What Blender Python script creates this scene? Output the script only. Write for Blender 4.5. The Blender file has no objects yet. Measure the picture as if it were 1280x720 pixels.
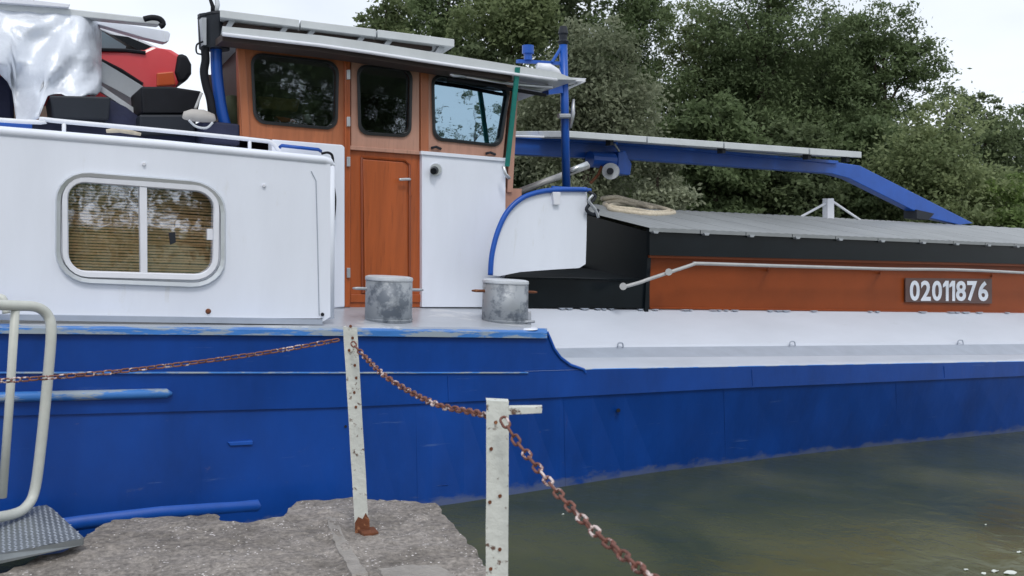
import bpy, bmesh, math, random
import numpy as np
from mathutils import Vector, Matrix, noise
from mathutils.geometry import tessellate_polygon

random.seed(7); rng = np.random.default_rng(7)
SC = bpy.context.scene
COL = SC.collection

# ------------------------------------------------------------------ camera
FPX, RHO, EYE = 1100.0, math.atan(.05), 1.66
PHI = math.atan(FPX / 1860 * math.cos(RHO))
CX, CY = 640.0, 307.0
F = Vector((math.sin(PHI), math.cos(PHI), 0)); R0 = Vector((math.cos(PHI), -math.sin(PHI), 0)); U0 = Vector((0, 0, 1))
R = R0 * math.cos(RHO) + U0 * math.sin(RHO); U = U0 * math.cos(RHO) - R0 * math.sin(RHO)
cam = bpy.data.cameras.new('camera'); cam_o = bpy.data.objects.new('camera', cam); COL.objects.link(cam_o)
cam.sensor_width = 36; cam.sensor_fit = 'HORIZONTAL'; cam.lens = 36 * FPX / 1280
cam.shift_y = -(360 - CY) / 1280; cam.clip_start = .05; cam.clip_end = 3000
M4 = Matrix((R, U, -F)).transposed().to_4x4(); M4.translation = Vector((0, 0, EYE)); cam_o.matrix_world = M4
cam.dof.use_dof = True; cam.dof.focus_distance = 6.5; cam.dof.aperture_fstop = 7.0
SC.camera = cam_o

# ------------------------------------------------------------------ sky, sun, exposure
W = bpy.data.worlds.new("World"); SC.world = W; W.use_nodes = True
SUN_EL, SUN_AZ = math.radians(52), math.radians(200)      # azimuth clockwise from +Y
nt = W.node_tree; nt.nodes.clear()
def wn(t, **k):
    n = nt.nodes.new(t)
    for a, b in k.items(): setattr(n, a, b)
    return n
sky = wn('ShaderNodeTexSky'); sky.sky_type = 'NISHITA'; sky.sun_disc = False
sky.sun_elevation = SUN_EL; sky.sun_rotation = SUN_AZ; sky.air_density = 1.0; sky.dust_density = 2.5
tc = wn('ShaderNodeTexCoord'); nz = wn('ShaderNodeTexNoise'); nz.inputs['Scale'].default_value = 1.6; nz.inputs['Detail'].default_value = 5
mp = wn('ShaderNodeMapping'); mp.inputs['Scale'].default_value = (1, 1, 2.5); mp.inputs['Location'].default_value = (.6, .2, 0)
cr = wn('ShaderNodeMapRange'); cr.inputs['From Min'].default_value = .30; cr.inputs['From Max'].default_value = .62
cr.inputs['To Min'].default_value = .62; cr.inputs['To Max'].default_value = 1.0
mx = wn('ShaderNodeMixRGB'); mx.inputs[2].default_value = (10.9, 11.5, 12.4, 1)
bg = wn('ShaderNodeBackground'); bg.inputs[1].default_value = .10; out = wn('ShaderNodeOutputWorld')
L = nt.links.new
L(tc.outputs['Generated'], mp.inputs[0]); L(mp.outputs[0], nz.inputs['Vector']); L(nz.outputs[0], cr.inputs[0])
L(cr.outputs[0], mx.inputs[0]); L(sky.outputs[0], mx.inputs[1]); L(mx.outputs[0], bg.inputs[0]); L(bg.outputs[0], out.inputs[0])
sl = bpy.data.lights.new('sun', 'SUN'); sl.energy = 1.3; sl.angle = math.radians(14); sl.color = (1, .96, .9)
so = bpy.data.objects.new('sun', sl); COL.objects.link(so)
sd = Vector((math.sin(SUN_AZ) * math.cos(SUN_EL), math.cos(SUN_AZ) * math.cos(SUN_EL), math.sin(SUN_EL)))
so.rotation_euler = sd.to_track_quat('Z', 'Y').to_euler()
SC.view_settings.view_transform = 'Standard'; SC.view_settings.look = 'None'
SC.view_settings.exposure = 0.0; SC.view_settings.gamma = 1.0

# ------------------------------------------------------------------ measuring helpers
def ray(px, py): return F + R * ((px - CX) / FPX) - U * ((py - CY) / FPX)
def P(px, py, D):                                   # point on the fore-and-aft vertical plane Y = D
    v = ray(px, py); return Vector((0, 0, EYE)) + v * (D / v.y)
def G(px, py, Z):                                   # point on a level plane
    v = ray(px, py); return Vector((0, 0, EYE)) + v * ((Z - EYE) / v.z)
def Pz(px, py, z): return Vector((0, 0, EYE)) + ray(px, py) * z
VX, VY = 2500., 400.
def cv(*pts):                                       # a line along the barge; carries on level outside the points
    xs = [p[0] for p in pts]; ys = [p[1] for p in pts]
    def f(x):
        if x < xs[0]: return VY + (ys[0] - VY) * (VX - x) / (VX - xs[0])
        if x > xs[-1]: return VY + (ys[-1] - VY) * (VX - x) / (VX - xs[-1])
        return float(np.interp(x, xs, ys))
    return f

# ------------------------------------------------------------------ materials
def mat(name, col, rough=.5, metal=0., spec=.5, wear=None, wear_scale=6., wear_amt=.5, var=.12, vscale=3., bump=0., bscale=40., stretch=(1, 1, 1), coat=0., detail=6, soft=.06):
    m = bpy.data.materials.new(name); m.use_nodes = True; t = m.node_tree; b = t.nodes['Principled BSDF']
    def n(ty): return t.nodes.new(ty)
    co = n('ShaderNodeTexCoord'); g = n('ShaderNodeNewGeometry'); ma = n('ShaderNodeMapping'); ma.inputs['Scale'].default_value = stretch
    t.links.new(g.outputs['Position'], ma.inputs[0])
    no = n('ShaderNodeTexNoise'); no.inputs['Scale'].default_value = vscale; no.inputs['Detail'].default_value = 6; no.inputs['Roughness'].default_value = .65
    t.links.new(ma.outputs[0], no.inputs['Vector'])
    mr = n('ShaderNodeMapRange'); mr.inputs['From Min'].default_value = .25; mr.inputs['From Max'].default_value = .75
    mr.inputs['To Min'].default_value = 1 - var; mr.inputs['To Max'].default_value = 1 + var
    t.links.new(no.outputs[0], mr.inputs[0])
    mul = n('ShaderNodeMixRGB'); mul.blend_type = 'MULTIPLY'; mul.inputs[0].default_value = 1; mul.inputs[1].default_value = (*col, 1)
    t.links.new(mr.outputs[0], mul.inputs[2]); last = mul.outputs[0]
    if wear:
        n2 = n('ShaderNodeTexNoise'); n2.inputs['Scale'].default_value = wear_scale; n2.inputs['Detail'].default_value = detail; n2.inputs['Roughness'].default_value = .7
        t.links.new(ma.outputs[0], n2.inputs['Vector'])
        r2 = n('ShaderNodeMapRange'); r2.inputs['From Min'].default_value = .78 - wear_amt * .35; r2.inputs['From Max'].default_value = .78 + soft - wear_amt * .35
        t.links.new(n2.outputs[0], r2.inputs[0])
        m2 = n('ShaderNodeMixRGB'); m2.inputs[2].default_value = (*wear, 1); t.links.new(r2.outputs[0], m2.inputs[0]); t.links.new(last, m2.inputs[1]); last = m2.outputs[0]
    t.links.new(last, b.inputs['Base Color'])
    b.inputs['Roughness'].default_value = rough; b.inputs['Metallic'].default_value = metal; b.inputs['Specular IOR Level'].default_value = spec
    if coat: b.inputs['Coat Weight'].default_value = coat; b.inputs['Coat Roughness'].default_value = .15
    if bump:
        n3 = n('ShaderNodeTexNoise'); n3.inputs['Scale'].default_value = bscale; n3.inputs['Detail'].default_value = 5
        t.links.new(ma.outputs[0], n3.inputs['Vector'])
        bp = n('ShaderNodeBump'); bp.inputs['Strength'].default_value = bump; bp.inputs['Distance'].default_value = .02
        t.links.new(n3.outputs[0], bp.inputs['Height']); t.links.new(bp.outputs[0], b.inputs['Normal'])
    return m
WHITE = mat('white_paint', (.73, .77, .86), .38, var=.06, vscale=1.6, wear=(.60, .61, .62), wear_scale=5, wear_amt=.42, soft=.22, stretch=(1.6, 1, .35), bump=.22, bscale=2.2)
WHITE2 = mat('white_trim_paint', (.70, .72, .78), .4, var=.06, vscale=8, wear=(.42, .36, .32), wear_scale=14, wear_amt=.3)
BLUE = mat('blue_paint', (.003, .048, .265), .36, spec=.35, var=.28, vscale=1.6, bump=.6, bscale=1.5, stretch=(1.2, 1, .6))
BLUE2 = mat('blue_fitting_paint', (.007, .080, .40), .38, var=.15, vscale=5, wear=(.10, .06, .05), wear_scale=10, wear_amt=.2)
CAPB = mat('worn_blue_cap_paint', (.05, .20, .56), .4, var=.2, vscale=6, wear=(.30, .36, .42), wear_scale=5, wear_amt=.85, stretch=(.6, 1, 3))
GREYD = mat('grey_deck_paint', (.40, .43, .48), .32, var=.12, vscale=3, wear=(.55, .57, .6), wear_scale=2.2, wear_amt=.6)
GREYB = mat('grey_ledge_paint', (.33, .37, .44), .5, var=.1, vscale=6)
DECKW = mat('white_deck_paint', (.52, .555, .63), .45, var=.08, vscale=2, wear=(.40, .42, .46), wear_scale=5, wear_amt=.42, soft=.2, stretch=(.35, 1, 1))
def teak(name, a, var=.18, rough=.35): return mat(name, a, rough, var=var, vscale=2.2, stretch=(9, 3, .6), wear=tuple(c * .55 for c in a), wear_scale=5, wear_amt=.68, soft=.22, coat=.35)
TEAK = teak('varnished_teak', (.37, .083, .018)); TEAKD = teak('varnished_teak_moulding', (.24, .05, .012))
TEAKU = teak('weathered_teak', (.36, .115, .045), rough=.5); TEAKP = teak('faded_pinkish_teak', (.44, .235, .17), var=.12, rough=.55)
BROWN = mat('red_brown_paint', (.24, .050, .010), .42, spec=.25, var=.15, vscale=2, wear=(.30, .10, .05), wear_scale=2, wear_amt=.35)
BLACK = mat('black_paint', (.005, .008, .011), .30, spec=.22, var=.3, vscale=3)
BLACKM = mat('black_matt', (.009, .010, .014), .6, spec=.2, var=.3, vscale=6)
NAVY = mat('navy_canvas', (.012, .016, .05), .7, var=.3, vscale=6, bump=.5, bscale=8)
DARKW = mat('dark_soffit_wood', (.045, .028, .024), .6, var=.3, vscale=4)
RUBBER = mat('black_rubber_seal', (.012, .013, .015), .45)
ALU = mat('aluminium', (.60, .63, .66), .3, .7, var=.08, vscale=6)
ALUD = mat('dull_aluminium', (.42, .44, .47), .42, .6, var=.1, vscale=6)
PANELW = mat('grey_white_panel_edge', (.55, .58, .60), .4, .1, var=.1, vscale=4, wear=(.3, .32, .33), wear_scale=6, wear_amt=.3)
GALV = mat('galvanised_steel', (.33, .355, .385), .45, .3, var=.1, vscale=5, wear=(.13, .15, .18), wear_scale=5.5, wear_amt=.80, detail=4, soft=.11, stretch=(1, 1, 1.2))
GALVC = mat('pale_bollard_cap', (.52, .55, .59), .5, var=.15, vscale=8)
RUST = mat('rust', (.14, .045, .018), .85, var=.35, vscale=25, wear=(.30, .13, .06), wear_scale=30, wear_amt=.6)
CHAINM = mat('rusty_chain', (.17, .068, .050), .6, .15, var=.5, vscale=30, wear=(.62, .52, .50), wear_scale=22, wear_amt=.66)
POSTM = mat('chipped_white_post_paint', (.58, .60, .56), .5, var=.1, vscale=9, wear=(.12, .07, .05), wear_scale=20, wear_amt=.58, bump=.3, bscale=30)
RAILM = mat('pale_rail_paint', (.52, .54, .50), .4, var=.1, vscale=9, wear=(.20, .14, .08), wear_scale=14, wear_amt=.3)
PLATEM = mat('chequer_steel', (.22, .24, .25), .45, .5, var=.2, vscale=8, wear=(.10, .07, .05), wear_scale=9, wear_amt=.4)
GREYH = mat('grey_hatch_cover', (.235, .25, .26), .5, var=.15, vscale=2.5, wear=(.22, .235, .25), wear_scale=3, wear_amt=.5, stretch=(1, .5, 1))
TUBEG = mat('grey_handrail', (.42, .42, .42), .4, .2, var=.12, vscale=7)
ROPE = mat('beige_rope', (.52, .46, .36), .9, var=.25, vscale=40)
TEAL = mat('teal_strap', (.01, .20, .17), .6, var=.2, vscale=12)
TARP = mat('silver_tarpaulin', (.62, .66, .73), .42, .2, var=.10, vscale=3, bump=.6, bscale=9)
REDC = mat('red_car_paint', (.66, .065, .075), .3, var=.06, coat=.5)
LAMPR = mat('orange_red_lens', (.50, .09, .03), .2)
CARG = mat('grey_car_glass', (.10, .14, .17), .08)
BLIND = mat('brown_blind', (.80, .52, .26), .6, var=.35, vscale=9, stretch=(1, 1, 9))
BLINDB = mat('dark_blind_back', (.05, .03, .015), .8)
MUST = mat('mustard_canvas', (.28, .20, .06), .8)
OLIVE = mat('olive_canvas', (.07, .08, .04), .8, var=.3)
DKGREY = mat('dark_grey_plastic', (.018, .022, .030), .5, spec=.25, var=.2)

def glass(name, fac, tint, gcol=(.85, .92, 1)):
    m = bpy.data.materials.new(name); m.use_nodes = True; t = m.node_tree; t.nodes.clear()
    o = t.nodes.new('ShaderNodeOutputMaterial'); mi = t.nodes.new('ShaderNodeMixShader'); tr = t.nodes.new('ShaderNodeBsdfTransparent'); gl = t.nodes.new('ShaderNodeBsdfGlossy')
    gl.inputs['Roughness'].default_value = .02; gl.inputs['Color'].default_value = (*gcol, 1); tr.inputs[0].default_value = (*tint, 1); mi.inputs[0].default_value = fac
    nn = t.nodes.new('ShaderNodeTexNoise'); nn.inputs['Scale'].default_value = 5; bb = t.nodes.new('ShaderNodeBump'); bb.inputs['Strength'].default_value = .04; bb.inputs['Distance'].default_value = .01
    t.links.new(nn.outputs[0], bb.inputs['Height']); t.links.new(bb.outputs[0], gl.inputs['Normal'])
    t.links.new(tr.outputs[0], mi.inputs[1]); t.links.new(gl.outputs[0], mi.inputs[2]); t.links.new(mi.outputs[0], o.inputs[0]); return m
GLASS = glass('clear_window_glass', .26, (.9, .9, .9)); GLASSD = glass('tinted_window_glass', .15, (.62, .66, .62)); GLASSR = glass('sky_blue_gloss_glass', .66, (.25, .3, .32), (.44, .62, .75))  # last one: blue of the mirrored sky is put into the gloss colour

# ------------------------------------------------------------------ object helpers
WPOS = {}
def tag(o, label=None, cat=None, group=None, kind=None):
    if label: o['label'] = label
    if cat: o['category'] = cat
    if group: o['group'] = group
    if kind: o['kind'] = kind
    return o
def place(o, c, parent):
    WPOS[o.name] = c.copy()
    if parent: o.parent = parent; o.location = c - WPOS[parent.name]
    else: o.location = c
def thing(name, loc, label, cat, group=None):
    o = bpy.data.objects.new(name, None); o.empty_display_size = .2; COL.objects.link(o); place(o, Vector(loc), None)
    return tag(o, label, cat, group)
def obj(name, verts, faces, m, parent=None, smooth=False, bevel=0, base=False):
    vs = [Vector(v) for v in verts]
    c = Vector([(min(v[i] for v in vs) + max(v[i] for v in vs)) / 2 for i in range(3)])
    if base: c.z = min(v.z for v in vs)
    me = bpy.data.meshes.new(name); me.from_pydata([v - c for v in vs], [], faces); me.materials.append(m)
    bm = bmesh.new(); bm.from_mesh(me); bmesh.ops.recalc_face_normals(bm, faces=bm.faces); bm.to_mesh(me); bm.free()
    if smooth: me.shade_smooth()
    o = bpy.data.objects.new(name, me); COL.objects.link(o); place(o, c, parent)
    if bevel:
        b = o.modifiers.new('edge', 'BEVEL'); b.width = bevel; b.segments = 2; b.limit_method = 'ANGLE'; b.angle_limit = .6
    return o
def join(*parts):
    V, Fc = [], []
    for v, f in parts:
        k = len(V); V += list(v); Fc += [tuple(i + k for i in q) for q in f]
    return V, Fc
def prism(front, vec):                              # polygon with thickness vec
    n = len(front); vec = Vector(vec); V = [Vector(p) for p in front] + [Vector(p) + vec for p in front]
    tri = tessellate_polygon([[Vector(p) for p in front]])
    Fc = [tuple(t) for t in tri] if n > 4 else [tuple(range(n))]
    Fb = [tuple(i + n for i in reversed(t)) for t in Fc]
    return V, Fc + Fb + [(i, (i + 1) % n, (i + 1) % n + n, i + n) for i in range(n)]
def slab(pts, D, th):                               # traced outline on the plane Y = D, real thickness th
    return prism([P(x, y, D) for x, y in pts], (0, th, 0))
def box(a, b, c, d, th, D): return slab([a, b, c, d], D, th)
def tube(pts, r, seg=8, cap=True):
    pts = [Vector(p) for p in pts]; V, Fc = [], []
    prev = None
    for i, p in enumerate(pts):
        t = (pts[min(i + 1, len(pts) - 1)] - pts[max(i - 1, 0)]).normalized()
        if prev is None: a = t.cross(Vector((0.13, .31, .94))).normalized()
        else: a = (prev - t * prev.dot(t)).normalized()
        prev = a; b = t.cross(a); rr = r[i] if isinstance(r, (list, tuple)) else r
        V += [p + (a * math.cos(2 * math.pi * k / seg) + b * math.sin(2 * math.pi * k / seg)) * rr for k in range(seg)]
    for i in range(len(pts) - 1):
        for k in range(seg): Fc.append((i * seg + k, i * seg + (k + 1) % seg, (i + 1) * seg + (k + 1) % seg, (i + 1) * seg + k))
    if cap: Fc += [tuple(range(seg)), tuple(reversed(range(len(V) - seg, len(V))))]
    return V, Fc
def smooth_path(pts, n=6):
    pts = [Vector(p) for p in pts]; q = [pts[0]] + pts + [pts[-1]]; out = []
    for i in range(1, len(q) - 2):
        for k in range(n):
            t = k / n; a, b, c, d = q[i - 1], q[i], q[i + 1], q[i + 2]
            out.append(.5 * ((2 * b) + (c - a) * t + (2 * a - 5 * b + 4 * c - d) * t * t + (3 * b - a - 3 * c + d) * t ** 3))
    return out + [pts[-1]]
def frust(a, b, ra, rb, seg=24):
    return tube([a, b], [ra, rb], seg)
def rquad(c, ru, rv, n=6):                          # rounded four-sided outline; c = TL,TR,BR,BL in pixels
    TL, TR, BR, BL = c; out = []
    for (cu, cvv, a0) in ((ru, rv, 180), (1 - ru, rv, 270), (1 - ru, 1 - rv, 0), (ru, 1 - rv, 90)):
        for k in range(n + 1):
            a = math.radians(a0 + 90 * k / n); u = cu + ru * math.cos(a); v = cvv + rv * math.sin(a)
            out.append(((TL[0] * (1 - u) + TR[0] * u) * (1 - v) + (BL[0] * (1 - u) + BR[0] * u) * v, (TL[1] * (1 - u) + TR[1] * u) * (1 - v) + (BL[1] * (1 - u) + BR[1] * u) * v))
    return out
def grow(c, d):                                     # push the four corners out by d pixels
    (a, b), (e, f_), (g, h), (i, j) = c; return [(a - d, b - d), (e + d, f_ - d), (g + d, h + d), (i - d, j + d)]
def ringstrip(loops):                               # closed loops of world points bridged in order
    V, Fc = [], []; n = len(loops[0])
    for l in loops: V += list(l)
    for k in range(len(loops) - 1):
        for i in range(n): Fc.append((k * n + i, k * n + (i + 1) % n, (k + 1) * n + (i + 1) % n, (k + 1) * n + i))
    return V, Fc
def wall(outer, holes, D, th):                      # wall with real openings
    loops = [outer] + holes; front = [[P(x, y, D) for x, y in l] for l in loops]
    tri = tessellate_polygon(front); flat = [p for l in front for p in l]; n = len(flat)
    V = flat + [p + Vector((0, th, 0)) for p in flat]
    Fc = [tuple(t) for t in tri] + [tuple(i + n for i in reversed(t)) for t in tri]; k = 0
    for l in front:
        m = len(l); Fc += [(k + i, k + (i + 1) % m, k + (i + 1) % m + n, k + i + n) for i in range(m)]; k += m
    return V, Fc
def strip(rows, pxs):                               # rows = (line, D or D-line); skin running along the barge
    V, Fc = [], []
    for f, D in rows:
        for x in pxs: V.append(P(x, f(x), D(x) if callable(D) else D))
    n = len(pxs)
    for r in range(len(rows) - 1):
        for i in range(n - 1): Fc.append((r * n + i, r * n + i + 1, (r + 1) * n + i + 1, (r + 1) * n + i))
    return V, Fc

# ================================================================== WATER, BANKS, QUAY
def water_mat():
    m = bpy.data.materials.new('murky_water'); m.use_nodes = True; t = m.node_tree; b = t.nodes['Principled BSDF']
    g = t.nodes.new('ShaderNodeNewGeometry')
    n1 = t.nodes.new('ShaderNodeTexNoise'); n1.inputs['Scale'].default_value = .7; n1.inputs['Detail'].default_value = 4; n1.inputs['Distortion'].default_value = .6
    cr = t.nodes.new('ShaderNodeValToRGB'); e = cr.color_ramp.elements
    e[0].position = .36; e[0].color = (.040, .052, .028, 1); e[1].position = .80; e[1].color = (.105, .108, .048, 1)
    t.links.new(g.outputs['Position'], n1.inputs['Vector'])
    # the bottom shoals towards the quay side: more silt shows there
    sx = t.nodes.new('ShaderNodeSeparateXYZ'); t.links.new(g.outputs['Position'], sx.inputs[0])
    mr = t.nodes.new('ShaderNodeMapRange'); mr.inputs['From Min'].default_value = 4.8; mr.inputs['From Max'].default_value = 2.6; mr.inputs['To Min'].default_value = -.08; mr.inputs['To Max'].default_value = .10
    t.links.new(sx.outputs['Y'], mr.inputs[0]); ad = t.nodes.new('ShaderNodeMath'); ad.operation = 'ADD'
    t.links.new(n1.outputs[0], ad.inputs[0]); t.links.new(mr.outputs[0], ad.inputs[1]); t.links.new(ad.outputs[0], cr.inputs[0])
    t.links.new(cr.outputs[0], b.inputs['Base Color']); b.inputs['Roughness'].default_value = .16; b.inputs['IOR'].default_value = 1.33; b.inputs['Specular IOR Level'].default_value = .33
    n2 = t.nodes.new('ShaderNodeTexNoise'); n2.inputs['Scale'].default_value = 5; n2.inputs['Detail'].default_value = 6; n2.inputs['Distortion'].default_value = .4
    t.links.new(g.outputs['Position'], n2.inputs['Vector'])
    bp = t.nodes.new('ShaderNodeBump'); bp.inputs['Strength'].default_value = .34; bp.inputs['Distance'].default_value = .03
    t.links.new(n2.outputs[0], bp.inputs['Height']); t.links.new(bp.outputs[0], b.inputs['Normal']); return m
def grid(x0, x1, y0, y1, nx, ny, zf):
    xs = np.linspace(x0, x1, nx); ys = np.linspace(y0, y1, ny)
    V = [(x, y, zf(x, y)) for y in ys for x in xs]
    return V, [(j * nx + i, j * nx + i + 1, (j + 1) * nx + i + 1, (j + 1) * nx + i) for j in range(ny - 1) for i in range(nx - 1)]
tag(obj('water', *grid(-60, 160, -12, 16, 3, 3, lambda x, y: 0), water_mat()), kind='structure', label='murky green canal water')
EARTH = mat('bank_earth', (.05, .06, .025), .9, var=.4, vscale=.8, bump=.8, bscale=6)
def bankz(x, y): return -.6 + 1.6 * min(1, max(0, (y - 14) / 2.5)) + .25 * noise.noise(Vector((x * .2, y * .2, 0))) + max(0, y - 18) * .03
tag(obj('ground', *grid(-400, 700, 14, 900, 60, 60, bankz), EARTH, smooth=True), kind='structure', label='overgrown far bank')

# concrete quay
CONC = bpy.data.materials.new('exposed_aggregate_concrete'); CONC.use_nodes = True
def conc():
    t = CONC.node_tree; b = t.nodes['Principled BSDF']; g = t.nodes.new('ShaderNodeNewGeometry')
    n1 = t.nodes.new('ShaderNodeTexNoise'); n1.inputs['Scale'].default_value = 3.5; n1.inputs['Detail'].default_value = 8; n1.inputs['Roughness'].default_value = .7
    r1 = t.nodes.new('ShaderNodeValToRGB'); e = r1.color_ramp.elements; e[0].position = .3; e[0].color = (.13, .115, .10, 1); e[1].position = .72; e[1].color = (.33, .30, .275, 1)
    n4 = t.nodes.new('ShaderNodeTexNoise'); n4.inputs['Scale'].default_value = 38; n4.inputs['Detail'].default_value = 4; n4.inputs['Roughness'].default_value = .75
    r4 = t.nodes.new('ShaderNodeMapRange'); r4.inputs['From Min'].default_value = .32; r4.inputs['From Max'].default_value = .68; r4.inputs['To Min'].default_value = .48; r4.inputs['To Max'].default_value = 1.4
    v = t.nodes.new('ShaderNodeTexVoronoi'); v.inputs['Scale'].default_value = 55; v.inputs['Randomness'].default_value = 1
    n5 = t.nodes.new('ShaderNodeTexNoise'); n5.inputs['Scale'].default_value = 9; n5.inputs['Detail'].default_value = 3
    th = t.nodes.new('ShaderNodeMapRange'); th.inputs['From Min'].default_value = .42; th.inputs['From Max'].default_value = .7; th.inputs['To Min'].default_value = .06; th.inputs['To Max'].default_value = .34
    lt = t.nodes.new('ShaderNodeMath'); lt.operation = 'LESS_THAN'; wh = t.nodes.new('ShaderNodeTexWhiteNoise'); wh.noise_dimensions = '3D'
    gt = t.nodes.new('ShaderNodeMath'); gt.operation = 'GREATER_THAN'; gt.inputs[1].default_value = .5; an = t.nodes.new('ShaderNodeMath'); an.operation = 'MULTIPLY'
    for nn in (n1, n4, v, n5): t.links.new(g.outputs['Position'], nn.inputs['Vector'])
    t.links.new(n1.outputs[0], r1.inputs[0]); t.links.new(n4.outputs[0], r4.inputs[0])
    m1 = t.nodes.new('ShaderNodeMixRGB'); m1.blend_type = 'MULTIPLY'; m1.inputs[0].default_value = 1; t.links.new(r1.outputs[0], m1.inputs[1]); t.links.new(r4.outputs[0], m1.inputs[2])
    t.links.new(n5.outputs[0], th.inputs[0]); t.links.new(v.outputs['Distance'], lt.inputs[0]); t.links.new(th.outputs[0], lt.inputs[1])
    t.links.new(v.outputs['Position'], wh.inputs['Vector']); t.links.new(wh.outputs['Value'], gt.inputs[0]); t.links.new(lt.outputs[0], an.inputs[0]); t.links.new(gt.outputs[0], an.inputs[1])
    m2 = t.nodes.new('ShaderNodeMixRGB'); m2.inputs[2].default_value = (.60, .57, .56, 1); t.links.new(an.outputs[0], m2.inputs[0]); t.links.new(m1.outputs[0], m2.inputs[1])
    t.links.new(m2.outputs[0], b.inputs['Base Color']); b.inputs['Roughness'].default_value = .8
    bp = t.nodes.new('ShaderNodeBump'); bp.inputs['Strength'].default_value = .9; bp.inputs['Distance'].default_value = .006; t.links.new(n4.outputs[0], bp.inputs['Height']); t.links.new(bp.outputs[0], b.inputs['Normal'])
conc()
QZ = .23
qpx = [(0, 714), (28, 704), (50, 692), (86, 684), (104, 673), (112, 665), (130, 655), (150, 649), (170, 645), (215, 643), (262, 640), (271, 643), (276, 653), (300, 654), (350, 649), (360, 640), (371, 628), (385, 625), (440, 621), (462, 624), (480, 626), (500, 627), (520, 627), (543, 631), (556, 643), (575, 666), (590, 684), (604, 706)]
qw = [G(x, y, QZ) for x, y in qpx]
far = []
for i in range(len(qw) - 1):                         # break the edge up so that it reads as crumbled concrete
    for k in range(4):
        p = qw[i].lerp(qw[i + 1], k / 4); s = .012 if k else .004
        far.append(Vector((p.x + random.uniform(-s, s), p.y + random.uniform(-s, s), QZ)))
far.append(qw[-1])
xr = far[-1]
edge = [Vector((-9, 3.9, QZ)), Vector((-3, 4.0, QZ)), Vector((-.8, 4.05, QZ))] + far + [Vector((1.98, 2.9, QZ)), Vector((2.05, 2.2, QZ)), Vector((2.10, 1.2, QZ)), Vector((2.1, 0, QZ)), Vector((2.1, -3, QZ)), Vector((-9, -3, QZ))]
bm = bmesh.new()
bv = [bm.verts.new(p) for p in edge]; bf = bm.faces.new(bv)
bmesh.ops.triangulate(bm, faces=[bf])
for it in range(7):
    es = [e for e in bm.edges if e.calc_length() > .05 and min((v.co - Vector((1.2, 3.9, QZ))).length for v in e.verts) < 1.6 and e.calc_length() < 1e3 or e.calc_length() > .6]
    if not es: break
    bmesh.ops.subdivide_edges(bm, edges=es, cuts=1); bmesh.ops.triangulate(bm, faces=[f for f in bm.faces if len(f.verts) > 3])
ja, jb = G(408, 640, QZ), G(452, 735, QZ); jd = (jb - ja).normalized()
for v in bm.verts:
    c = v.co; h = .020 * noise.noise(c * 2.2) + .012 * noise.noise(c * 9) + .006 * noise.noise(c * 25)
    d = (c - ja); lat = abs(d.x * jd.y - d.y * jd.x); along = d.dot(jd)
    if lat < .05 and along > 0: h += .016 * (1 - lat / .05) ** .5                        # raised casting joint
    if c.y > 2.2 or c.x < 3: c.z += h
bnd = [e for e in bm.edges if e.is_boundary]
cur = bnd
for dz, dx in ((-.015, -.006), (-.06, .004), (-.16, -.012), (-.9, -.02)):
    r = bmesh.ops.extrude_edge_only(bm, edges=cur); nv = [g_ for g_ in r['geom'] if isinstance(g_, bmesh.types.BMVert)]
    cur = [g_ for g_ in r['geom'] if isinstance(g_, bmesh.types.BMEdge)]
    for v in nv:
        v.co.z += dz; v.co.x += dx * 1.5 + .015 * noise.noise(v.co * 7); v.co.y += .02 * noise.noise(v.co * 6 + Vector((5, 1, 2))) - .01
me = bpy.data.meshes.new('quay'); bmesh.ops.recalc_face_normals(bm, faces=bm.faces); bm.to_mesh(me); bm.free(); me.materials.append(CONC)
q_o = bpy.data.objects.new('quay', me); COL.objects.link(q_o); tag(q_o, kind='structure', label='crumbling concrete quay')
MORT = mat('pale_mortar', (.29, .27, .25), .85, var=.2, vscale=14, wear=(.24, .22, .20), wear_scale=18, wear_amt=.6, soft=.12, bump=.6, bscale=45)
def patch(name, px, lift, lab):
    c = sum((G(x, y, QZ) for x, y in px), Vector()) / len(px); ring = []
    for i in range(len(px)):
        a, b = G(*px[i], QZ), G(*px[(i + 1) % len(px)], QZ)
        for k in range(6):
            p = a.lerp(b, k / 6); ring.append(Vector((p.x + random.uniform(-.006, .006), p.y + random.uniform(-.010, .010), QZ + .028 * noise.noise(p * 2.2))))
    n_ = len(ring); V = [p + Vector((0, 0, -.02)) for p in ring] + [p.lerp(c, .06) + Vector((0, 0, lift)) for p in ring]
    tri = tessellate_polygon([[Vector((v.x, v.y, 0)) for v in V[n_:]]])
    obj(name, V, [(i, (i + 1) % n_, (i + 1) % n_ + n_, i + n_) for i in range(n_)] + [tuple(j + n_ for j in t) for t in tri], MORT, q_o)
WPOS[q_o.name] = Vector((0, 0, 0))
patch('mortar_strip', [(406, 648), (417, 648), (432, 675), (448, 702), (462, 726), (440, 728), (430, 705), (416, 676)], .016, '')
patch('mortar_patch', [(470, 716), (500, 711), (548, 709), (575, 722), (560, 740), (480, 740)], .018, '')
GRASSM = mat('grass_bank', (.06, .09, .03), .95, var=.4, vscale=2)
tag(obj('quay_ground', *grid(-300, 400, -400, -2.9, 20, 20, lambda x, y: .17), GRASSM), kind='structure', label='ground behind the quay')

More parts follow.
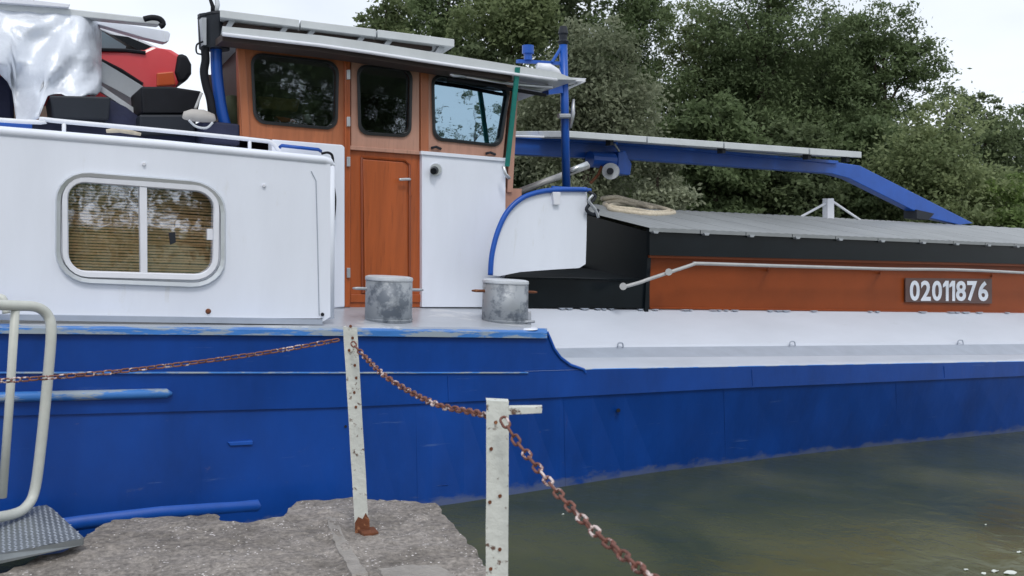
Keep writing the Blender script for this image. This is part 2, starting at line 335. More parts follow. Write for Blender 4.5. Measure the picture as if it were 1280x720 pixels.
# ================================================================== BARGE
barge = thing('barge', (6, 7.5, 0), 'blue-hulled barge with white cabin, wooden wheelhouse and grey hatch covers', 'barge')
PXS = [-2600, -1500, -900, -500, -250, -100, 0] + list(range(60, 1281, 40)) + [1290, 1350, 1500, 1700, 1900]
y_gun = cv((0, 466), (690, 466), (730, 462), (1000, 457), (1280, 452))
y_knu = cv((0, 520), (430, 509), (690, 497), (900, 486), (1280, 470))
y_wat = cv((0, 700), (300, 665), (560, 631), (813, 591), (1044, 563), (1280, 539))
def Dw(x): v = ray(x, y_wat(x)); return v.y * (-EYE / v.z)
def hull_mat():
    m = BLUE.copy(); m.name = 'blue_hull_paint'; t = m.node_tree; b = t.nodes['Principled BSDF']; lk = b.inputs['Base Color'].links[0].from_socket
    g = t.nodes.new('ShaderNodeNewGeometry'); s = t.nodes.new('ShaderNodeSeparateXYZ'); t.links.new(g.outputs['Position'], s.inputs[0])
    n = t.nodes.new('ShaderNodeTexNoise'); n.inputs['Scale'].default_value = 3.5; n.inputs['Detail'].default_value = 7; n.inputs['Roughness'].default_value = .72; mp_ = t.nodes.new('ShaderNodeMapping'); mp_.inputs['Scale'].default_value = (1, 1, 2.2)
    t.links.new(g.outputs['Position'], mp_.inputs[0]); t.links.new(mp_.outputs[0], n.inputs['Vector'])
    # scum line just above the water
    w = t.nodes.new('ShaderNodeMapRange'); w.inputs['From Min'].default_value = .10; w.inputs['From Max'].default_value = .01; w.inputs['To Min'].default_value = 0; w.inputs['To Max'].default_value = .34; t.links.new(s.outputs['Z'], w.inputs[0])
    a = t.nodes.new('ShaderNodeMath'); a.operation = 'ADD'; t.links.new(n.outputs[0], a.inputs[0]); t.links.new(w.outputs[0], a.inputs[1])
    r = t.nodes.new('ShaderNodeMapRange'); r.inputs['From Min'].default_value = .68; r.inputs['From Max'].default_value = .84; r.inputs['To Max'].default_value = .55; t.links.new(a.outputs[0], r.inputs[0])
    mi = t.nodes.new('ShaderNodeMixRGB'); mi.inputs[2].default_value = (.15, .17, .21, 1); t.links.new(r.outputs[0], mi.inputs[0]); t.links.new(lk, mi.inputs[1])
    # sparse chips and scuffs with rust
    n2 = t.nodes.new('ShaderNodeTexNoise'); n2.inputs['Scale'].default_value = 9; n2.inputs['Detail'].default_value = 8; n2.inputs['Roughness'].default_value = .8; t.links.new(mp_.outputs[0], n2.inputs['Vector'])
    r2 = t.nodes.new('ShaderNodeMapRange'); r2.inputs['From Min'].default_value = .64; r2.inputs['From Max'].default_value = .74; r2.inputs['To Max'].default_value = .6; t.links.new(n2.outputs[0], r2.inputs[0])
    m2 = t.nodes.new('ShaderNodeMixRGB'); m2.inputs[2].default_value = (.16, .15, .20, 1); t.links.new(r2.outputs[0], m2.inputs[0]); t.links.new(mi.outputs[0], m2.inputs[1])
    last = m2.outputs[0]
    for st, sc, lo_, col, amt in (((.35, 1, 5), 5, .63, (.10, .17, .36), .6), ((7, 7, .35), 2.6, .66, (.10, .055, .035), .5)):
        mq = t.nodes.new('ShaderNodeMapping'); mq.inputs['Scale'].default_value = st; t.links.new(g.outputs['Position'], mq.inputs[0])
        nq = t.nodes.new('ShaderNodeTexNoise'); nq.inputs['Scale'].default_value = sc; nq.inputs['Detail'].default_value = 9; nq.inputs['Roughness'].default_value = .7; t.links.new(mq.outputs[0], nq.inputs['Vector'])
        rq = t.nodes.new('ShaderNodeMapRange'); rq.inputs['From Min'].default_value = lo_; rq.inputs['From Max'].default_value = lo_ + .10; rq.inputs['To Max'].default_value = amt; t.links.new(nq.outputs[0], rq.inputs[0])
        mm = t.nodes.new('ShaderNodeMixRGB'); mm.inputs[2].default_value = (*col, 1); t.links.new(rq.outputs[0], mm.inputs[0]); t.links.new(last, mm.inputs[1]); last = mm.outputs[0]
    t.links.new(last, b.inputs['Base Color']); return m
HULL = hull_mat()
BACK = 5.0                                            # beam
deep = lambda x: y_wat(x)
hv, hf = join(strip([(y_gun, 4.988), (y_knu, 4.985)], PXS), strip([(lambda x: y_knu(x), 5.0), (y_wat, Dw)], PXS))
n = len(PXS)
# ledge under the upper strake, then the side down below water, the bottom and the far side
up = [hv[n + i] for i in range(n)]; lo = [hv[2 * n + i] for i in range(n)]; wl = [hv[3 * n + i] for i in range(n)]; gu = [hv[i] for i in range(n)]
def skin(rows):
    V = [p for r in rows for p in r]; return V, [(r * n + i, r * n + i + 1, (r + 1) * n + i + 1, (r + 1) * n + i) for r in range(len(rows) - 1) for i in range(n - 1)]
bot = [Vector((p.x, p.y, -.8)) for p in wl]; bot2 = [Vector((p.x, p.y + BACK - .2, -.8)) for p in wl]; far_ = [Vector((p.x, 5 + BACK, p.z)) for p in gu]
rows = [gu, up, lo, wl, bot, bot2, far_]
V, Fc = skin(rows); Fc += [tuple(r * n for r in range(7)), tuple(r * n + n - 1 for r in reversed(range(7)))]
obj('hull', V, Fc, HULL, barge)
# bow closing the far end
ex = [r[-1] for r in rows]; tip = [Vector((p.x + (9 if p.z > 0 else 6), 7.5, p.z + (.5 if p.z > 0 else 0))) for p in ex]
V = ex + tip; k = 7; obj('bow', V, [(i, i + 1, i + 1 + k, i + k) for i in range(k - 1)] , HULL, barge)
# bulwark with its swept-down end
y_bul = cv((0, 409), (440, 412), (684, 415)); bx = [-2600, -1200, -500, -100] + list(range(0, 681, 40))
top = [(x, y_bul(x)) for x in bx] + [(684, 415), (688, 424), (693, 436), (701, 447), (713, 456), (730, 462), (732, 466)]
obj('bulwark', *slab(top + [(x, y_gun(x) + .5) for x in reversed(bx)], 4.992, .035), HULL, barge)
V, Fc = strip([(lambda x: y_bul(x) + 8, 4.985), (lambda x: y_bul(x) + 7.9, 4.965), (lambda x: y_bul(x) + 1, 4.965), (lambda x: y_bul(x) - 4.5, 5.10), (lambda x: y_bul(x) + 2, 5.10)], bx + [684])
obj('bulwark_cap', V, Fc, CAPB, barge)
obj('weld_line', *tube([P(x, y_gun(x), 4.98) for x in PXS if -1000 < x < 700], .0055, 6), CAPB, barge)
obj('bulwark_edge_rim', *tube([P(x, y, 4.985) for x, y in top[-7:]], .010, 6), BLUE2, barge)
obj('gunwale_rim', *tube([P(x, y_gun(x), 4.995) for x in range(730, 1281, 25)] + [P(x, y_gun(x), 4.995) for x in (1400, 1600, 1900)], .006, 6), CAPB, barge)
obj('rubbing_strake', *tube([P(x, y, 4.975) for x, y in ((-900, 515), (-300, 503), (0, 496.5), (208, 491.5), (215, 492))], [.026, .026, .026, .026, .008], 8), CAPB, barge, smooth=True)
obj('rubbing_strake', *tube([P(x, y, 4.97) for x, y in ((-600, 760), (0, 667), (100, 652), (200, 640), (320, 631), (330, 634))], [.045] * 5 + [.012], 10), BLUE2, barge, smooth=True)
obj('rubbing_strake', *tube([P(x, y, 4.975) for x, y in ((400, 622), (470, 614), (560, 606))], [.012, .012, .004], 8), HULL, barge, smooth=True)
obj('foothold', *slab([(285, 553), (316, 551), (316, 556), (288, 557.5)], 4.965, .04), BLUE2, barge, bevel=.003)
obj('foothold', *slab([(288, 572), (314, 569), (316, 573), (290, 576)], 4.99, .02), BLACKM, barge)
for x, y, r in ((97, 603, .015), (436, 585, .008), (432, 533, .008), (773, 513, .014)):
    obj('drain_hole', *frust(P(x, y, 4.985), P(x, y, 5.02), r, r, 12), BLACKM, barge)
for x in (560, 940, 1180):                            # plate butts
    obj('plate_butt', *tube([P(x, y_gun(x) + 4, 4.985), P(x + 1, y_knu(x) - 2, 4.985)], .004, 5), HULL, barge)
for x in (250, 520, 705, 905, 1120):
    obj('plate_butt', *tube([P(x, y_knu(x) + 2, 5.0), P(x + 2, y_wat(x) - 1, Dw(x))], .0012, 5), HULL, barge)

# ---- decks
d_in = cv((400, 383), (812, 386)); d_out = cv((0, 407), (400, 408), (684, 410))
DX = [-2600, -1000, -300, 0, 100, 200, 300, 400, 500, 600, 664]
V, Fc = strip([(lambda x: d_out(x) + 12, 5.03), (d_out, 5.04), (lambda x: d_in(x) + 6 if x > 395 else d_in(x) + 2, 5.75), (lambda x: d_in(x) - 1, 6.1)], DX)
obj('aft_deck', V, Fc, GREYD, barge)
r1 = cv((660, 464), (730, 462), (1000, 457), (1280, 452)); r2 = cv((660, 447), (730, 447), (1280, 443)); r3 = cv((660, 436), (770, 434), (1280, 430)); r4 = cv((660, 386), (812, 388), (1280, 392))
DX2 = list(range(656, 1281, 16)) + [1320, 1450, 1700, 1900]
V, Fc = strip([(r1, 4.99), (lambda x: r1(x) - 3, 5.03), (r2, 5.22)], DX2); obj('side_deck_margin', V, Fc, mat('pale_grey_deck_paint', (.45, .49, .56), .45, var=.1, vscale=4, wear=(.6, .63, .68), wear_scale=5, wear_amt=.5, soft=.15, stretch=(.4, 1, 1)), barge)
V, Fc = strip([(r2, 5.22), (lambda x: r2(x) - .5, 5.24), (r3, 5.42)], DX2); obj('side_deck', V, Fc, GREYB, barge)
V, Fc = strip([(r3, 5.42), (lambda x: r3(x) - 3, 5.435), (r4, 5.86), (lambda x: r4(x) - 3, 5.95)], DX2); obj('trunk_side', V, Fc, DECKW, barge)
obj('trunk_end', [P(656, 464, 4.99), P(656, 447, 5.22), P(656, 436, 5.42), P(656, 386, 5.86), P(656, 380, 6.0), P(656, 470, 6.0)], [(0, 1, 2, 3, 4, 5)], DECKW, barge)
for x in (775, 990, 1200): obj('deck_eye', *tube(smooth_path([P(x - 3, r3(x), 5.40), P(x - 2, r3(x) - 5, 5.40), P(x + 3, r3(x) - 5, 5.40), P(x + 4, r3(x), 5.40)], 3), .006, 6), GREYB, barge, smooth=True)
# ragged sealant along the coaming foot
V, Fc = [], []
for x0 in np.arange(690, 1275, 9):
    if random.random() < .45:
        w = random.uniform(5, 12); h = random.uniform(.6, 1.8); y = r4(x0) - 1; V2, F2 = slab([(x0, y - .5), (x0 + w, y - .5), (x0 + w * .8, y + h * .5), (x0 + w * .4, y + h)], 5.84, .02); V, Fc = join((V, Fc), (V2, F2))
obj('peeling_sealant', V, Fc, GREYB, barge)['kind'] = 'stuff'

# ---- bollards
for i, (x0, x1, yt, D) in enumerate(((457, 516, 347, 5.32), (605, 659, 351, 5.34))):
    xm = (x0 + x1) / 2; c = P(xm, yt, D); rad = (P(x1, yt, D) - P(x0, yt, D)).length / 2 * .93; b = P(xm - 1, 412, D)
    bo = obj('bollard', *frust(b, c, rad, rad * .985, 36), GALV, barge, smooth=False)
    for p_ in bo.data.polygons: p_.use_smooth = len(p_.vertices) == 4
    obj('cap', *tube([c - Vector((0, 0, .018)), c - Vector((0, 0, .010)), c + Vector((0, 0, .004)), c + Vector((0, 0, .010))], [rad * 1.0, rad * 1.012, rad * 1.0, rad * .88], 36), GALVC, bo)
    hz = c - Vector((0, 0, .075)); e = rad * 1.55
    obj('cross_pin', *tube([hz - Vector((e, -.02, 0)), hz - Vector((e - .03, -.02, 0)), hz + Vector((e - .03, -.02, 0)), hz + Vector((e, -.02, 0))], [.006, .010, .010, .006], 10), (RUST if i else ALUD), bo, smooth=True)
    obj('weld_ring', *tube([b + Vector((0, 0, .07)), b + Vector((0, 0, .078))], [rad * 1.015, rad * 1.015], 36), (GALV), bo)
obj('cleat', *tube(smooth_path([P(636, 408, 5.2), P(650, 403, 5.2), P(668, 402, 5.2)], 4), .010, 8), ALUD, barge, smooth=True)
obj('deck_pad', *tube([P(661, 411.5, 5.06), P(661, 409.5, 5.06)], [.062, .055], 16), WHITE, barge)

# ---- aft cabin
ct = cv((0, 163), (205, 180), (412, 200)); cb = cv((0, 397), (200, 400), (402, 403))
CXS = [-2600, -1200, -500, -200, -60, 0, 60, 120, 200, 280, 340, 405]
wc = [(85, 227), (267, 241), (265, 343), (86, 338)]
oc = [(71, 213), (281, 230), (281, 360), (70, 352)]
outer = [(x, ct(x)) for x in CXS] + [(413, 204), (413, 396), (402, 403)] + [(x, cb(x)) for x in reversed(CXS[:-1])]
hole = rquad(grow(wc, 3), .13, .2)
obj('aft_cabin_side', *wall(outer, [hole], 5.12, .05), WHITE, barge)
obj('aft_cabin_roof', *prism([P(413, 201, 5.13), P(413, 201, 5.13) + Vector((0, 3.8, .05)), P(-2600, ct(-2600), 5.13) + Vector((0, 3.8, .05)), P(-2600, ct(-2600), 5.13)], (0, 0, -.04)), WHITE, barge)
a, b = P(412, 201, 5.15), P(412, 398, 5.15)
obj('aft_cabin_end', *prism([a, b, b + Vector((0, 3.8, 0)), a + Vector((0, 3.8, 0))], (-.04, 0, 0)), WHITE, barge)
obj('cabin_edge_moulding', *tube([P(x, ct(x) + 1, 5.13) for x in CXS] + [P(411, 202, 5.14), P(414, 208, 5.15)], .026, 10), WHITE, barge, smooth=True)
obj('cabin_corner_moulding', *tube([P(413, 204, 5.15), P(412.5, 300, 5.15), P(412, 398, 5.15)], .028, 12), WHITE, barge, smooth=True)
obj('cabin_foot_trim', *slab([(x, cb(x) - 4) for x in CXS[4:]] + [(403, 398), (403, 405)] + [(x, cb(x) + 3) for x in reversed(CXS[4:])], 5.085, .06), GREYB, barge)
obj('cabin_seam', *tube([P(389, 214, 5.118), P(395, 226, 5.118), P(397, 300, 5.118), P(399, 394, 5.118)], .003, 6), GREYB, barge)
for x, y, m in ((260, 389, RUST), (403, 393, BLACKM), (180, 205, WHITE2), (330, 232, WHITE2), (20, 380, WHITE2)): obj('stud', *frust(P(x, y, 5.125), P(x, y, 5.105), .012 if m is not RUST else .018, .008, 12), m, barge)
win = obj('cabin_window', *ringstrip([[P(x, y, 5.125) for x, y in rquad(grow(oc, 2), .2, .27)], [P(x, y, 5.095) for x, y in rquad(oc, .2, .27)], [P(x, y, 5.100) for x, y in rquad(grow(oc, -5), .18, .26)], [P(x, y, 5.116) for x, y in rquad(grow(oc, -6), .18, .26)]]), ALU, barge, smooth=False)
obj('window_frame', *ringstrip([[P(x, y, D) for x, y in rquad(grow(wc, g_), r_, s_)] for g_, D, r_, s_ in ((8, 5.118, .16, .24), (7.5, 5.098, .16, .24), (1.5, 5.10, .13, .2), (0, 5.112, .12, .19), (0, 5.16, .12, .19))]), WHITE2, win)
obj('pane', *slab(rquad(grow(wc, 1), .12, .19), 5.135, .004), GLASS, win)
obj('mullion', *slab([(174.5, 233), (184, 234), (184.5, 342), (176, 342)], 5.105, .05), WHITE2, win, bevel=.004)
obj('latch', *slab([(259, 286), (266, 286), (266, 300), (259, 300)], 5.118, .014), WHITE2, win, bevel=.002)
obj('window_catch', *slab([(211, 291), (219, 290), (220, 303), (213, 306)], 5.122, .01), DKGREY, win, bevel=.002)
V, Fc = [], []
for k in range(30):                                   # the blind hangs just behind the panes
    t = k / 29; y0 = 229 + t * 108; y1 = 243 + t * 99 + random.uniform(-.6, .6); h = 1.25
    V, Fc = join((V, Fc), slab([(80, y0 + random.uniform(-.4, .4)), (272, y1), (272, y1 + 2 * h), (80, y0 + 2 * h)], 5.20 + (k % 2) * .004, .006))
bl = obj('blind', V, Fc, BLIND, win); bl['kind'] = 'stuff'
obj('blind_backing', *slab([(60, 215), (295, 228), (295, 356), (60, 350)], 5.24, .01), BLINDB, win)

# handrail on the cabin roof
hr = obj('roof_handrail', *tube(smooth_path([P(-300, 128, 5.35), P(30, 152, 5.35), P(50, 149, 5.35), P(80, 152, 5.35), P(200, 163, 5.35), P(320, 175, 5.35), P(340, 179, 5.35), P(350, 192, 5.35)], 5), .013, 8), WHITE2, barge, smooth=True)
for x, y in ((80, 152), (312, 174)): obj('stanchion', *tube([P(x, y, 5.35), P(x, y + 22, 5.35)], .011, 8), WHITE2, hr, smooth=True)

# ---- wheelhouse
D1 = 6.0
obj('lower_wheelhouse_side', *slab([(340, 174), (428, 181), (431, 184), (431, 384), (395, 387), (340, 387)], 5.93, .10), WHITE, barge, bevel=.008)
obj('grab_bar', *tube([P(350, 184, 5.88), P(352, 182, 5.86), P(398, 187, 5.86), P(401, 189, 5.88)], .012, 8), BLUE2, barge, smooth=True)
obj('hanging_hose', *tube(smooth_path([P(x, y, 5.85) for x, y in ((402, 192), (411, 191), (416, 198), (416, 225), (419, 250), (417, 275))], 5), .009, 8), BLACKM, barge, smooth=True)
wl_ = [(315, 67), (422, 79), (420, 161), (319, 152)]; wd = [(448, 82), (514, 88), (512, 170), (450, 166)]; wr = [(541, 94), (637, 108), (625, 182), (543, 173)]
uw = obj('wheelhouse_side', *wall([(297, 50), (436, 68), (436, 184), (300, 170)], [rquad(wl_, .14, .18)], D1, .06), TEAKU, barge)
obj('aft_corner_post', *slab([(296, 50), (306, 50), (313, 172), (303, 172)], 5.985, .03), TEAKU, barge, bevel=.005)
obj('door_post', *slab([(431, 66), (438, 67), (438, 384), (431, 384)], 5.98, .05), TEAK, barge, bevel=.004)
door = obj('door', *wall([(438, 66), (526, 76), (526, 384), (438, 384)], [rquad(wd, .18, .15)], D1 + .01, .05), TEAK, barge)
obj('upper_panel', *wall([(439, 76), (524, 83), (524, 189), (439, 183)], [rquad(grow(wd, .5), .18, .15)], D1 - .002, .012), TEAKP, door)
obj('cross_rail', *slab([(438, 182), (526, 189), (526, 193.5), (438, 187)], D1 - .018, .03), TEAKP, door, bevel=.003)
obj('inset_panel', *slab([(454, 199), (504, 203), (508, 208), (510, 362), (456, 362)], D1 - .006, .02), TEAK, door, bevel=.006)
pa = [(452, 196.5), (506, 200.5), (512, 206), (512, 366), (453, 366)]
obj('moulding', *tube([P(x, y, D1 + .004) for x, y in pa + [pa[0]]], .010, 6), TEAKD, door)
obj('lower_rail', *slab([(438, 368), (526, 368), (526, 378), (438, 378)], D1 - .002, .02), TEAK, door, bevel=.004)
obj('handle', *tube(smooth_path([P(512, 224, D1 + .01), P(512, 224, D1 - .04), P(508, 224, D1 - .05), P(499, 224.5, D1 - .05)], 4), .011, 8), ALU, door, smooth=True)
obj('keyhole', *frust(P(513, 245, D1 + .01), P(513, 245, D1 - .008), .010, .010, 12), TEAKD, door)
for y in (93, 152, 202, 341): obj('hinge', *slab([(434, y - 6), (438, y - 6), (438, y + 6), (434, y + 6)], D1 - .04, .03), ALU, door, bevel=.002)
def seal(c, D, parent, gm, ru, rv, name='window'):
    w = obj(name, *ringstrip([[P(x, y, d_) for x, y in rquad(grow(c, g_), ru, rv)] for g_, d_ in ((2.2, D), (2.0, D - .014), (-.5, D - .016), (-1.8, D), (-1.8, D + .05))]), RUBBER, parent)
    return w
w1 = seal(wl_, D1, barge, GLASSD, .14, .18); obj('pane', *slab(rquad(grow(wl_, -1), .14, .18), D1 + .02, .004), GLASSD, w1)
w2 = seal(wd, D1 - .002, door, GLASSD, .18, .15, 'door_window')
obj('door_pane', *slab(rquad(grow(wd, -1), .18, .15), D1 + .02, .004), GLASSD, door)
fr = obj('forward_wheelhouse_side', *wall([(526, 76), (643, 92), (634, 140), (628, 205), (526, 196)], [rquad(wr, .12, .16)], D1, .06), TEAKP, barge)
obj('window_post', *slab([(526, 78), (536, 79), (536, 192), (526, 191)], D1 - .012, .02), TEAKU, barge, bevel=.003)
w3 = seal(wr, D1, barge, GLASSR, .12, .16); obj('pane', *slab(rquad(grow(wr, -1), .12, .16), D1 + .02, .004), GLASSR, w3)
obj('white_side_panel', *slab([(527.5, 190), (632, 199), (632, 384), (527.5, 384)], D1 - .03, .05), WHITE, barge, bevel=.004)
obj('panel_capping', *slab([(526.5, 188.5), (633, 197.5), (633, 202), (526.5, 193)], D1 - .045, .03), WHITE, barge, bevel=.003)
for x, y in ((545, 185), (613, 192)): obj('drain_scoop', *tube([P(x - 6, y, D1 - .01), P(x, y - 1.5, D1 - .03), P(x + 6, y + 1, D1 - .01)], .010, 8), DKGREY, barge, smooth=True)
pl = obj('porthole_lamp', *frust(P(544.5, 212, D1 - .02), P(544.5, 212, D1 - .05), .050, .044, 24), ALU, barge); obj('lens', *frust(P(543, 213, D1 - .05), P(542, 214, D1 - .09), .032, .024, 20), BLACK, pl, smooth=False)
obj('lower_forward_corner', *slab([(631, 235), (652, 236), (652, 330), (631, 330)], 6.05, .04), TEAKP, barge)
# other walls, floor and the things inside
def yw(x0, yt, yb, name, m, x1=None, inset=0):
    a, b = P(x0, yt, D1 + .03), P(x0 if x1 is None else x1, yb, D1 + .03)
    return obj(name, *prism([a, b, b + Vector((.11, 1.5, 0)), a + Vector((.11, 1.5, 0))], (.05, 0, 0)), m, barge)
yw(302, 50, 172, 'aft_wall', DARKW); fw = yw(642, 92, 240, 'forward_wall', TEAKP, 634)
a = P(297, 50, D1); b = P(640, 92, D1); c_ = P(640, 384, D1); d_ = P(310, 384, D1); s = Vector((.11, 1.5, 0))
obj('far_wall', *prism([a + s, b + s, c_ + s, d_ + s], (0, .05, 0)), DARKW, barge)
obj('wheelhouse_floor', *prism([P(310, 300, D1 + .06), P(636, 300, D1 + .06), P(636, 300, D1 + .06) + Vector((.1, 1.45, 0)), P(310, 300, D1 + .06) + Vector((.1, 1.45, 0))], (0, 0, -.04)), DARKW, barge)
obj('shelf', *prism([P(312, 156, D1 + .09), P(430, 168, D1 + .09), P(430, 168, D1 + .09) + Vector((0, .7, 0)), P(312, 156, D1 + .09) + Vector((0, .7, 0))], (0, 0, -.03)), OLIVE, barge)
obj('shelf_box', *slab([(322, 120), (376, 124), (372, 140), (326, 136)], D1 + .25, .3), MUST, barge, bevel=.01)
obj('shelf_box', *slab([(378, 124), (420, 128), (420, 146), (378, 142)], D1 + .3, .25), OLIVE, barge, bevel=.01)
obj('shelf_mug', *frust(P(385, 154, D1 + .16), P(385, 144, D1 + .16), .035, .045, 16), ALU, barge); obj('shelf_cloth', *slab([(345, 145), (366, 148), (372, 153), (350, 152)], D1 + .16, .1), LAMPR, barge, bevel=.006)
# roof
rt = cv((280, 33), (420, 46), (560, 68), (695, 90)); rb = cv((280, 42), (420, 58), (560, 80), (695, 99))
RX = [278, 340, 400, 460, 520, 580, 640, 696]
fr_ = [P(x, rt(x), 5.72) for x in RX] + [P(722, 100, 5.72)] + [P(x, rb(x), 5.72) for x in reversed(RX)]
obj('wheelhouse_roof', *prism(fr_, (.33, 1.85, .02)), PANELW, barge, bevel=.01)
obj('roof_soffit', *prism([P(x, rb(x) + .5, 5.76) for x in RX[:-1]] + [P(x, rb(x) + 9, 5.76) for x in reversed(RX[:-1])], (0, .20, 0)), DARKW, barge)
obj('roof_gutter', *tube([P(x, rb(x) + 1, 5.71) for x in RX], .012, 6), WHITE2, barge, smooth=True)
# solar panels over the roof
SXP = [(275, 374), (376, 470), (472, 568)]
st = lambda x: 12 + (x - 275) * .1265; 
for x0, x1 in SXP:
    sp = obj('solar_panel', *prism([P(x0, st(x0), 5.85), P(x1, st(x1), 5.85), P(x1, st(x1) + 9.5, 5.85), P(x0, st(x0) + 9.5, 5.85)], (.22, 1.0, .05)), PANELW, barge, bevel=.004)
    for x in (x0 + 18, x1 - 14): obj('bracket', *prism([P(x - 4, st(x) + 8, 5.9), P(x + 4, st(x) + 8, 5.9), P(x - 6, rt(x) + 3, 5.9), P(x - 13, rt(x) + 3, 5.9)], (0, .05, 0)), ALUD, sp)
obj('panel_gap_shade', *prism([P(281, 27, 5.95), P(540, 58, 5.95), P(540, 63, 5.95), P(281, 34, 5.95)], (0, .06, 0)), DARKW, barge)  # dark strip added to stand in for shade in the gap under the panels
# window wiper arm, strap
obj('wiper_motor', *tube([P(562, 93, 5.86), P(566, 91.5, 5.86), P(575, 92, 5.86), P(582, 96, 5.86)], [.012, .030, .030, .014], 12), ALU, barge, smooth=True)
obj('wiper_arm', *tube([P(580, 95, 5.86), P(640, 105, 5.86), P(690, 109, 5.9)], .013, 8), ALU, barge, smooth=True)
obj('wiper_blade', *tube([P(560, 98, 5.90), P(600, 104, 5.90), P(640, 112, 5.90), P(682, 119, 5.9)], .014, 8), BLACKM, barge, smooth=True)
obj('teal_strap', *prism([P(645, 84, 5.70), P(650.5, 84, 5.70), P(637, 208, 5.88), P(632, 208, 5.88)], (0, .015, 0)), TEAL, barge)
obj('strap_hook', *tube([P(629, 208, 5.86), P(632, 218, 5.86), P(637, 223, 5.86)], .014, 8), ALU, barge, smooth=True)

# ---- exhaust column beside the wheelhouse
ep = obj('exhaust_pipe', *tube(smooth_path([P(270, 55, 6.1), P(271, 90, 6.1), P(275, 125, 6.1), P(280, 150, 6.1), P(288, 175, 6.1)], 4), .038, 12), BLUE2, barge, smooth=True)
can = obj('exhaust_box', *frust(P(268, 62, 6.1), P(267, 20, 6.1), .098, .102, 14), DKGREY, barge)
obj('exhaust_cap', *frust(P(267, 20, 6.1), P(266, 16, 6.1), .108, .07, 14), BLACKM, can)
obj('side_plate', *slab([(252, 22), (258, 22), (258, 56), (254, 56)], 6.0, .12), ALUD, can)
obj('whip_aerial', *tube([P(268, 18, 6.1), P(266, 8, 6.1), P(262, -3, 6.1), P(255, -30, 6.1)], [.025, .014, .010, .006], 8), BLACKM, barge, smooth=True)
obj('whip_aerial', *tube([P(268, 18, 6.1), P(272, 6, 6.1), P(268, -20, 6.1)], [.022, .016, .010], 8), GALVC, barge, smooth=True)
obj('cable_bundle', *tube(smooth_path([P(x, y, 6.05) for x, y in ((256, 60), (257, 75), (255, 90), (258, 108), (263, 125), (266, 150))], 5), .028, 8), BLACKM, barge, smooth=True)
obj('cable_loop', *tube(smooth_path([P(x, y, 6.0) for x, y in ((254, 52), (246, 56), (246, 66), (253, 68))], 4), .006, 6), BLACKM, barge, smooth=True)
obj('canvas_roll', *tube([P(290, 124, 6.25), P(291, 140, 6.2), P(294, 168, 6.2)], [.05, .06, .05], 10), OLIVE, barge, smooth=True)

# ---- mast
DM = 6.35
mast = obj('mast', *tube([P(704, 56, DM), P(706, 140, DM), P(708, 236, DM)], .036, 12), BLUE2, barge, smooth=True)
obj('mast_head_lamp', *tube([P(704, 58, DM), P(704, 52, DM), P(704, 50, DM), P(704, 44, DM), P(704, 42, DM), P(704, 33, DM)], [.03, .05, .035, .035, .045, .03], 12), DKGREY, mast, smooth=False)
obj('yard', *prism([P(648, 74, DM), P(702, 77, DM), P(702, 81, DM), P(648, 78, DM)], (0, .04, 0)), BLUE2, mast)
obj('yard_lamp', *tube([P(660, 75, DM), P(660, 68, DM), P(660, 67, DM), P(660, 57, DM)], [.035, .035, .05, .05], 12), BLUE2, mast)
obj('brace', *tube([P(690, 78, DM), P(706, 52, DM)], .014, 6), BLUE2, mast); obj('brace', *tube([P(676, 80, DM), P(704, 108, DM)], .012, 6), DKGREY, mast)
obj('lamp_bracket', *prism([P(684, 100, DM - .05), P(702, 96, DM - .05), P(704, 116, DM - .05), P(686, 118, DM - .05)], (0, .1, 0)), BLUE2, mast)
obj('horn', *tube([P(672, 83, DM - .1), P(686, 86, DM - .1), P(694, 91, DM - .1), P(700, 98, DM - .1)], [.03, .045, .045, .03], 12), WHITE2, mast, smooth=True)
obj('mast_shelf', *prism([P(700, 96, DM - .1), P(733, 98, DM - .1), P(730, 102, DM - .1), P(700, 100, DM - .1)], (0, .3, 0)), WHITE2, mast)
obj('shelf_stay', *tube([P(731, 101, DM), P(706, 112, DM)], .012, 6), WHITE2, mast)
obj('pipe_bracket', *tube([P(698, 145, DM - .05), P(712, 145, DM - .05)], .022, 8), ALUD, mast); obj('insulator', *tube([P(717, 124, DM - .05), P(716, 142, DM - .05), P(713, 160, DM - .05)], [.010, .020, .012], 8), ALUD, mast, smooth=True)
obj('wiper_bracket', *tube([P(650, 108, 5.95), P(672, 112, 5.95), P(685, 108, 5.95)], [.02, .03, .02], 8), ALUD, barge, smooth=True)

# ---- curved white windbreak
curve = smooth_path([Vector((x, y, 0)) for x, y in ((613, 344), (615, 318), (622, 290), (634, 265), (652, 248), (674, 240), (700, 237), (733, 237))], 5)
sh = obj('windbreak', *slab([(p.x, p.y) for p in curve] + [(734, 245), (733, 300), (732, 330), (724, 335), (690, 337), (650, 340), (625, 345)], 5.72, .03), WHITE, barge)
obj('blue_rim', *tube([P(p.x, p.y, 5.71) for p in curve] , .020, 10), BLUE2, sh, smooth=True)
obj('rim_top', *tube([P(690, 235, 5.78), P(738, 238, 5.78)], .018, 8), BLUE2, sh, smooth=True)
obj('rim_clip', *slab([(691, 240), (701, 240), (700, 256), (693, 256)], 5.69, .03), WHITE2, sh, bevel=.003)
obj('shackle', *tube(smooth_path([P(x, y, 5.68) for x, y in ((736, 240), (744, 246), (738, 254), (733, 262), (742, 268), (748, 262))], 4), .014, 8), DKGREY, barge, smooth=True)
obj('shackle', *tube(smooth_path([P(x, y, 5.66) for x, y in ((741, 244), (736, 251), (744, 262), (748, 272))], 4), .012, 8), ALUD, barge, smooth=True)
obj('grey_strut', *tube([P(640, 243, 6.6), P(735, 207, 6.6)], .030, 8), TUBEG, barge, smooth=True)
obj('strut_end', *tube([P(712, 214, 6.5), P(734, 205, 6.5)], .026, 8), ALU, barge, smooth=True)

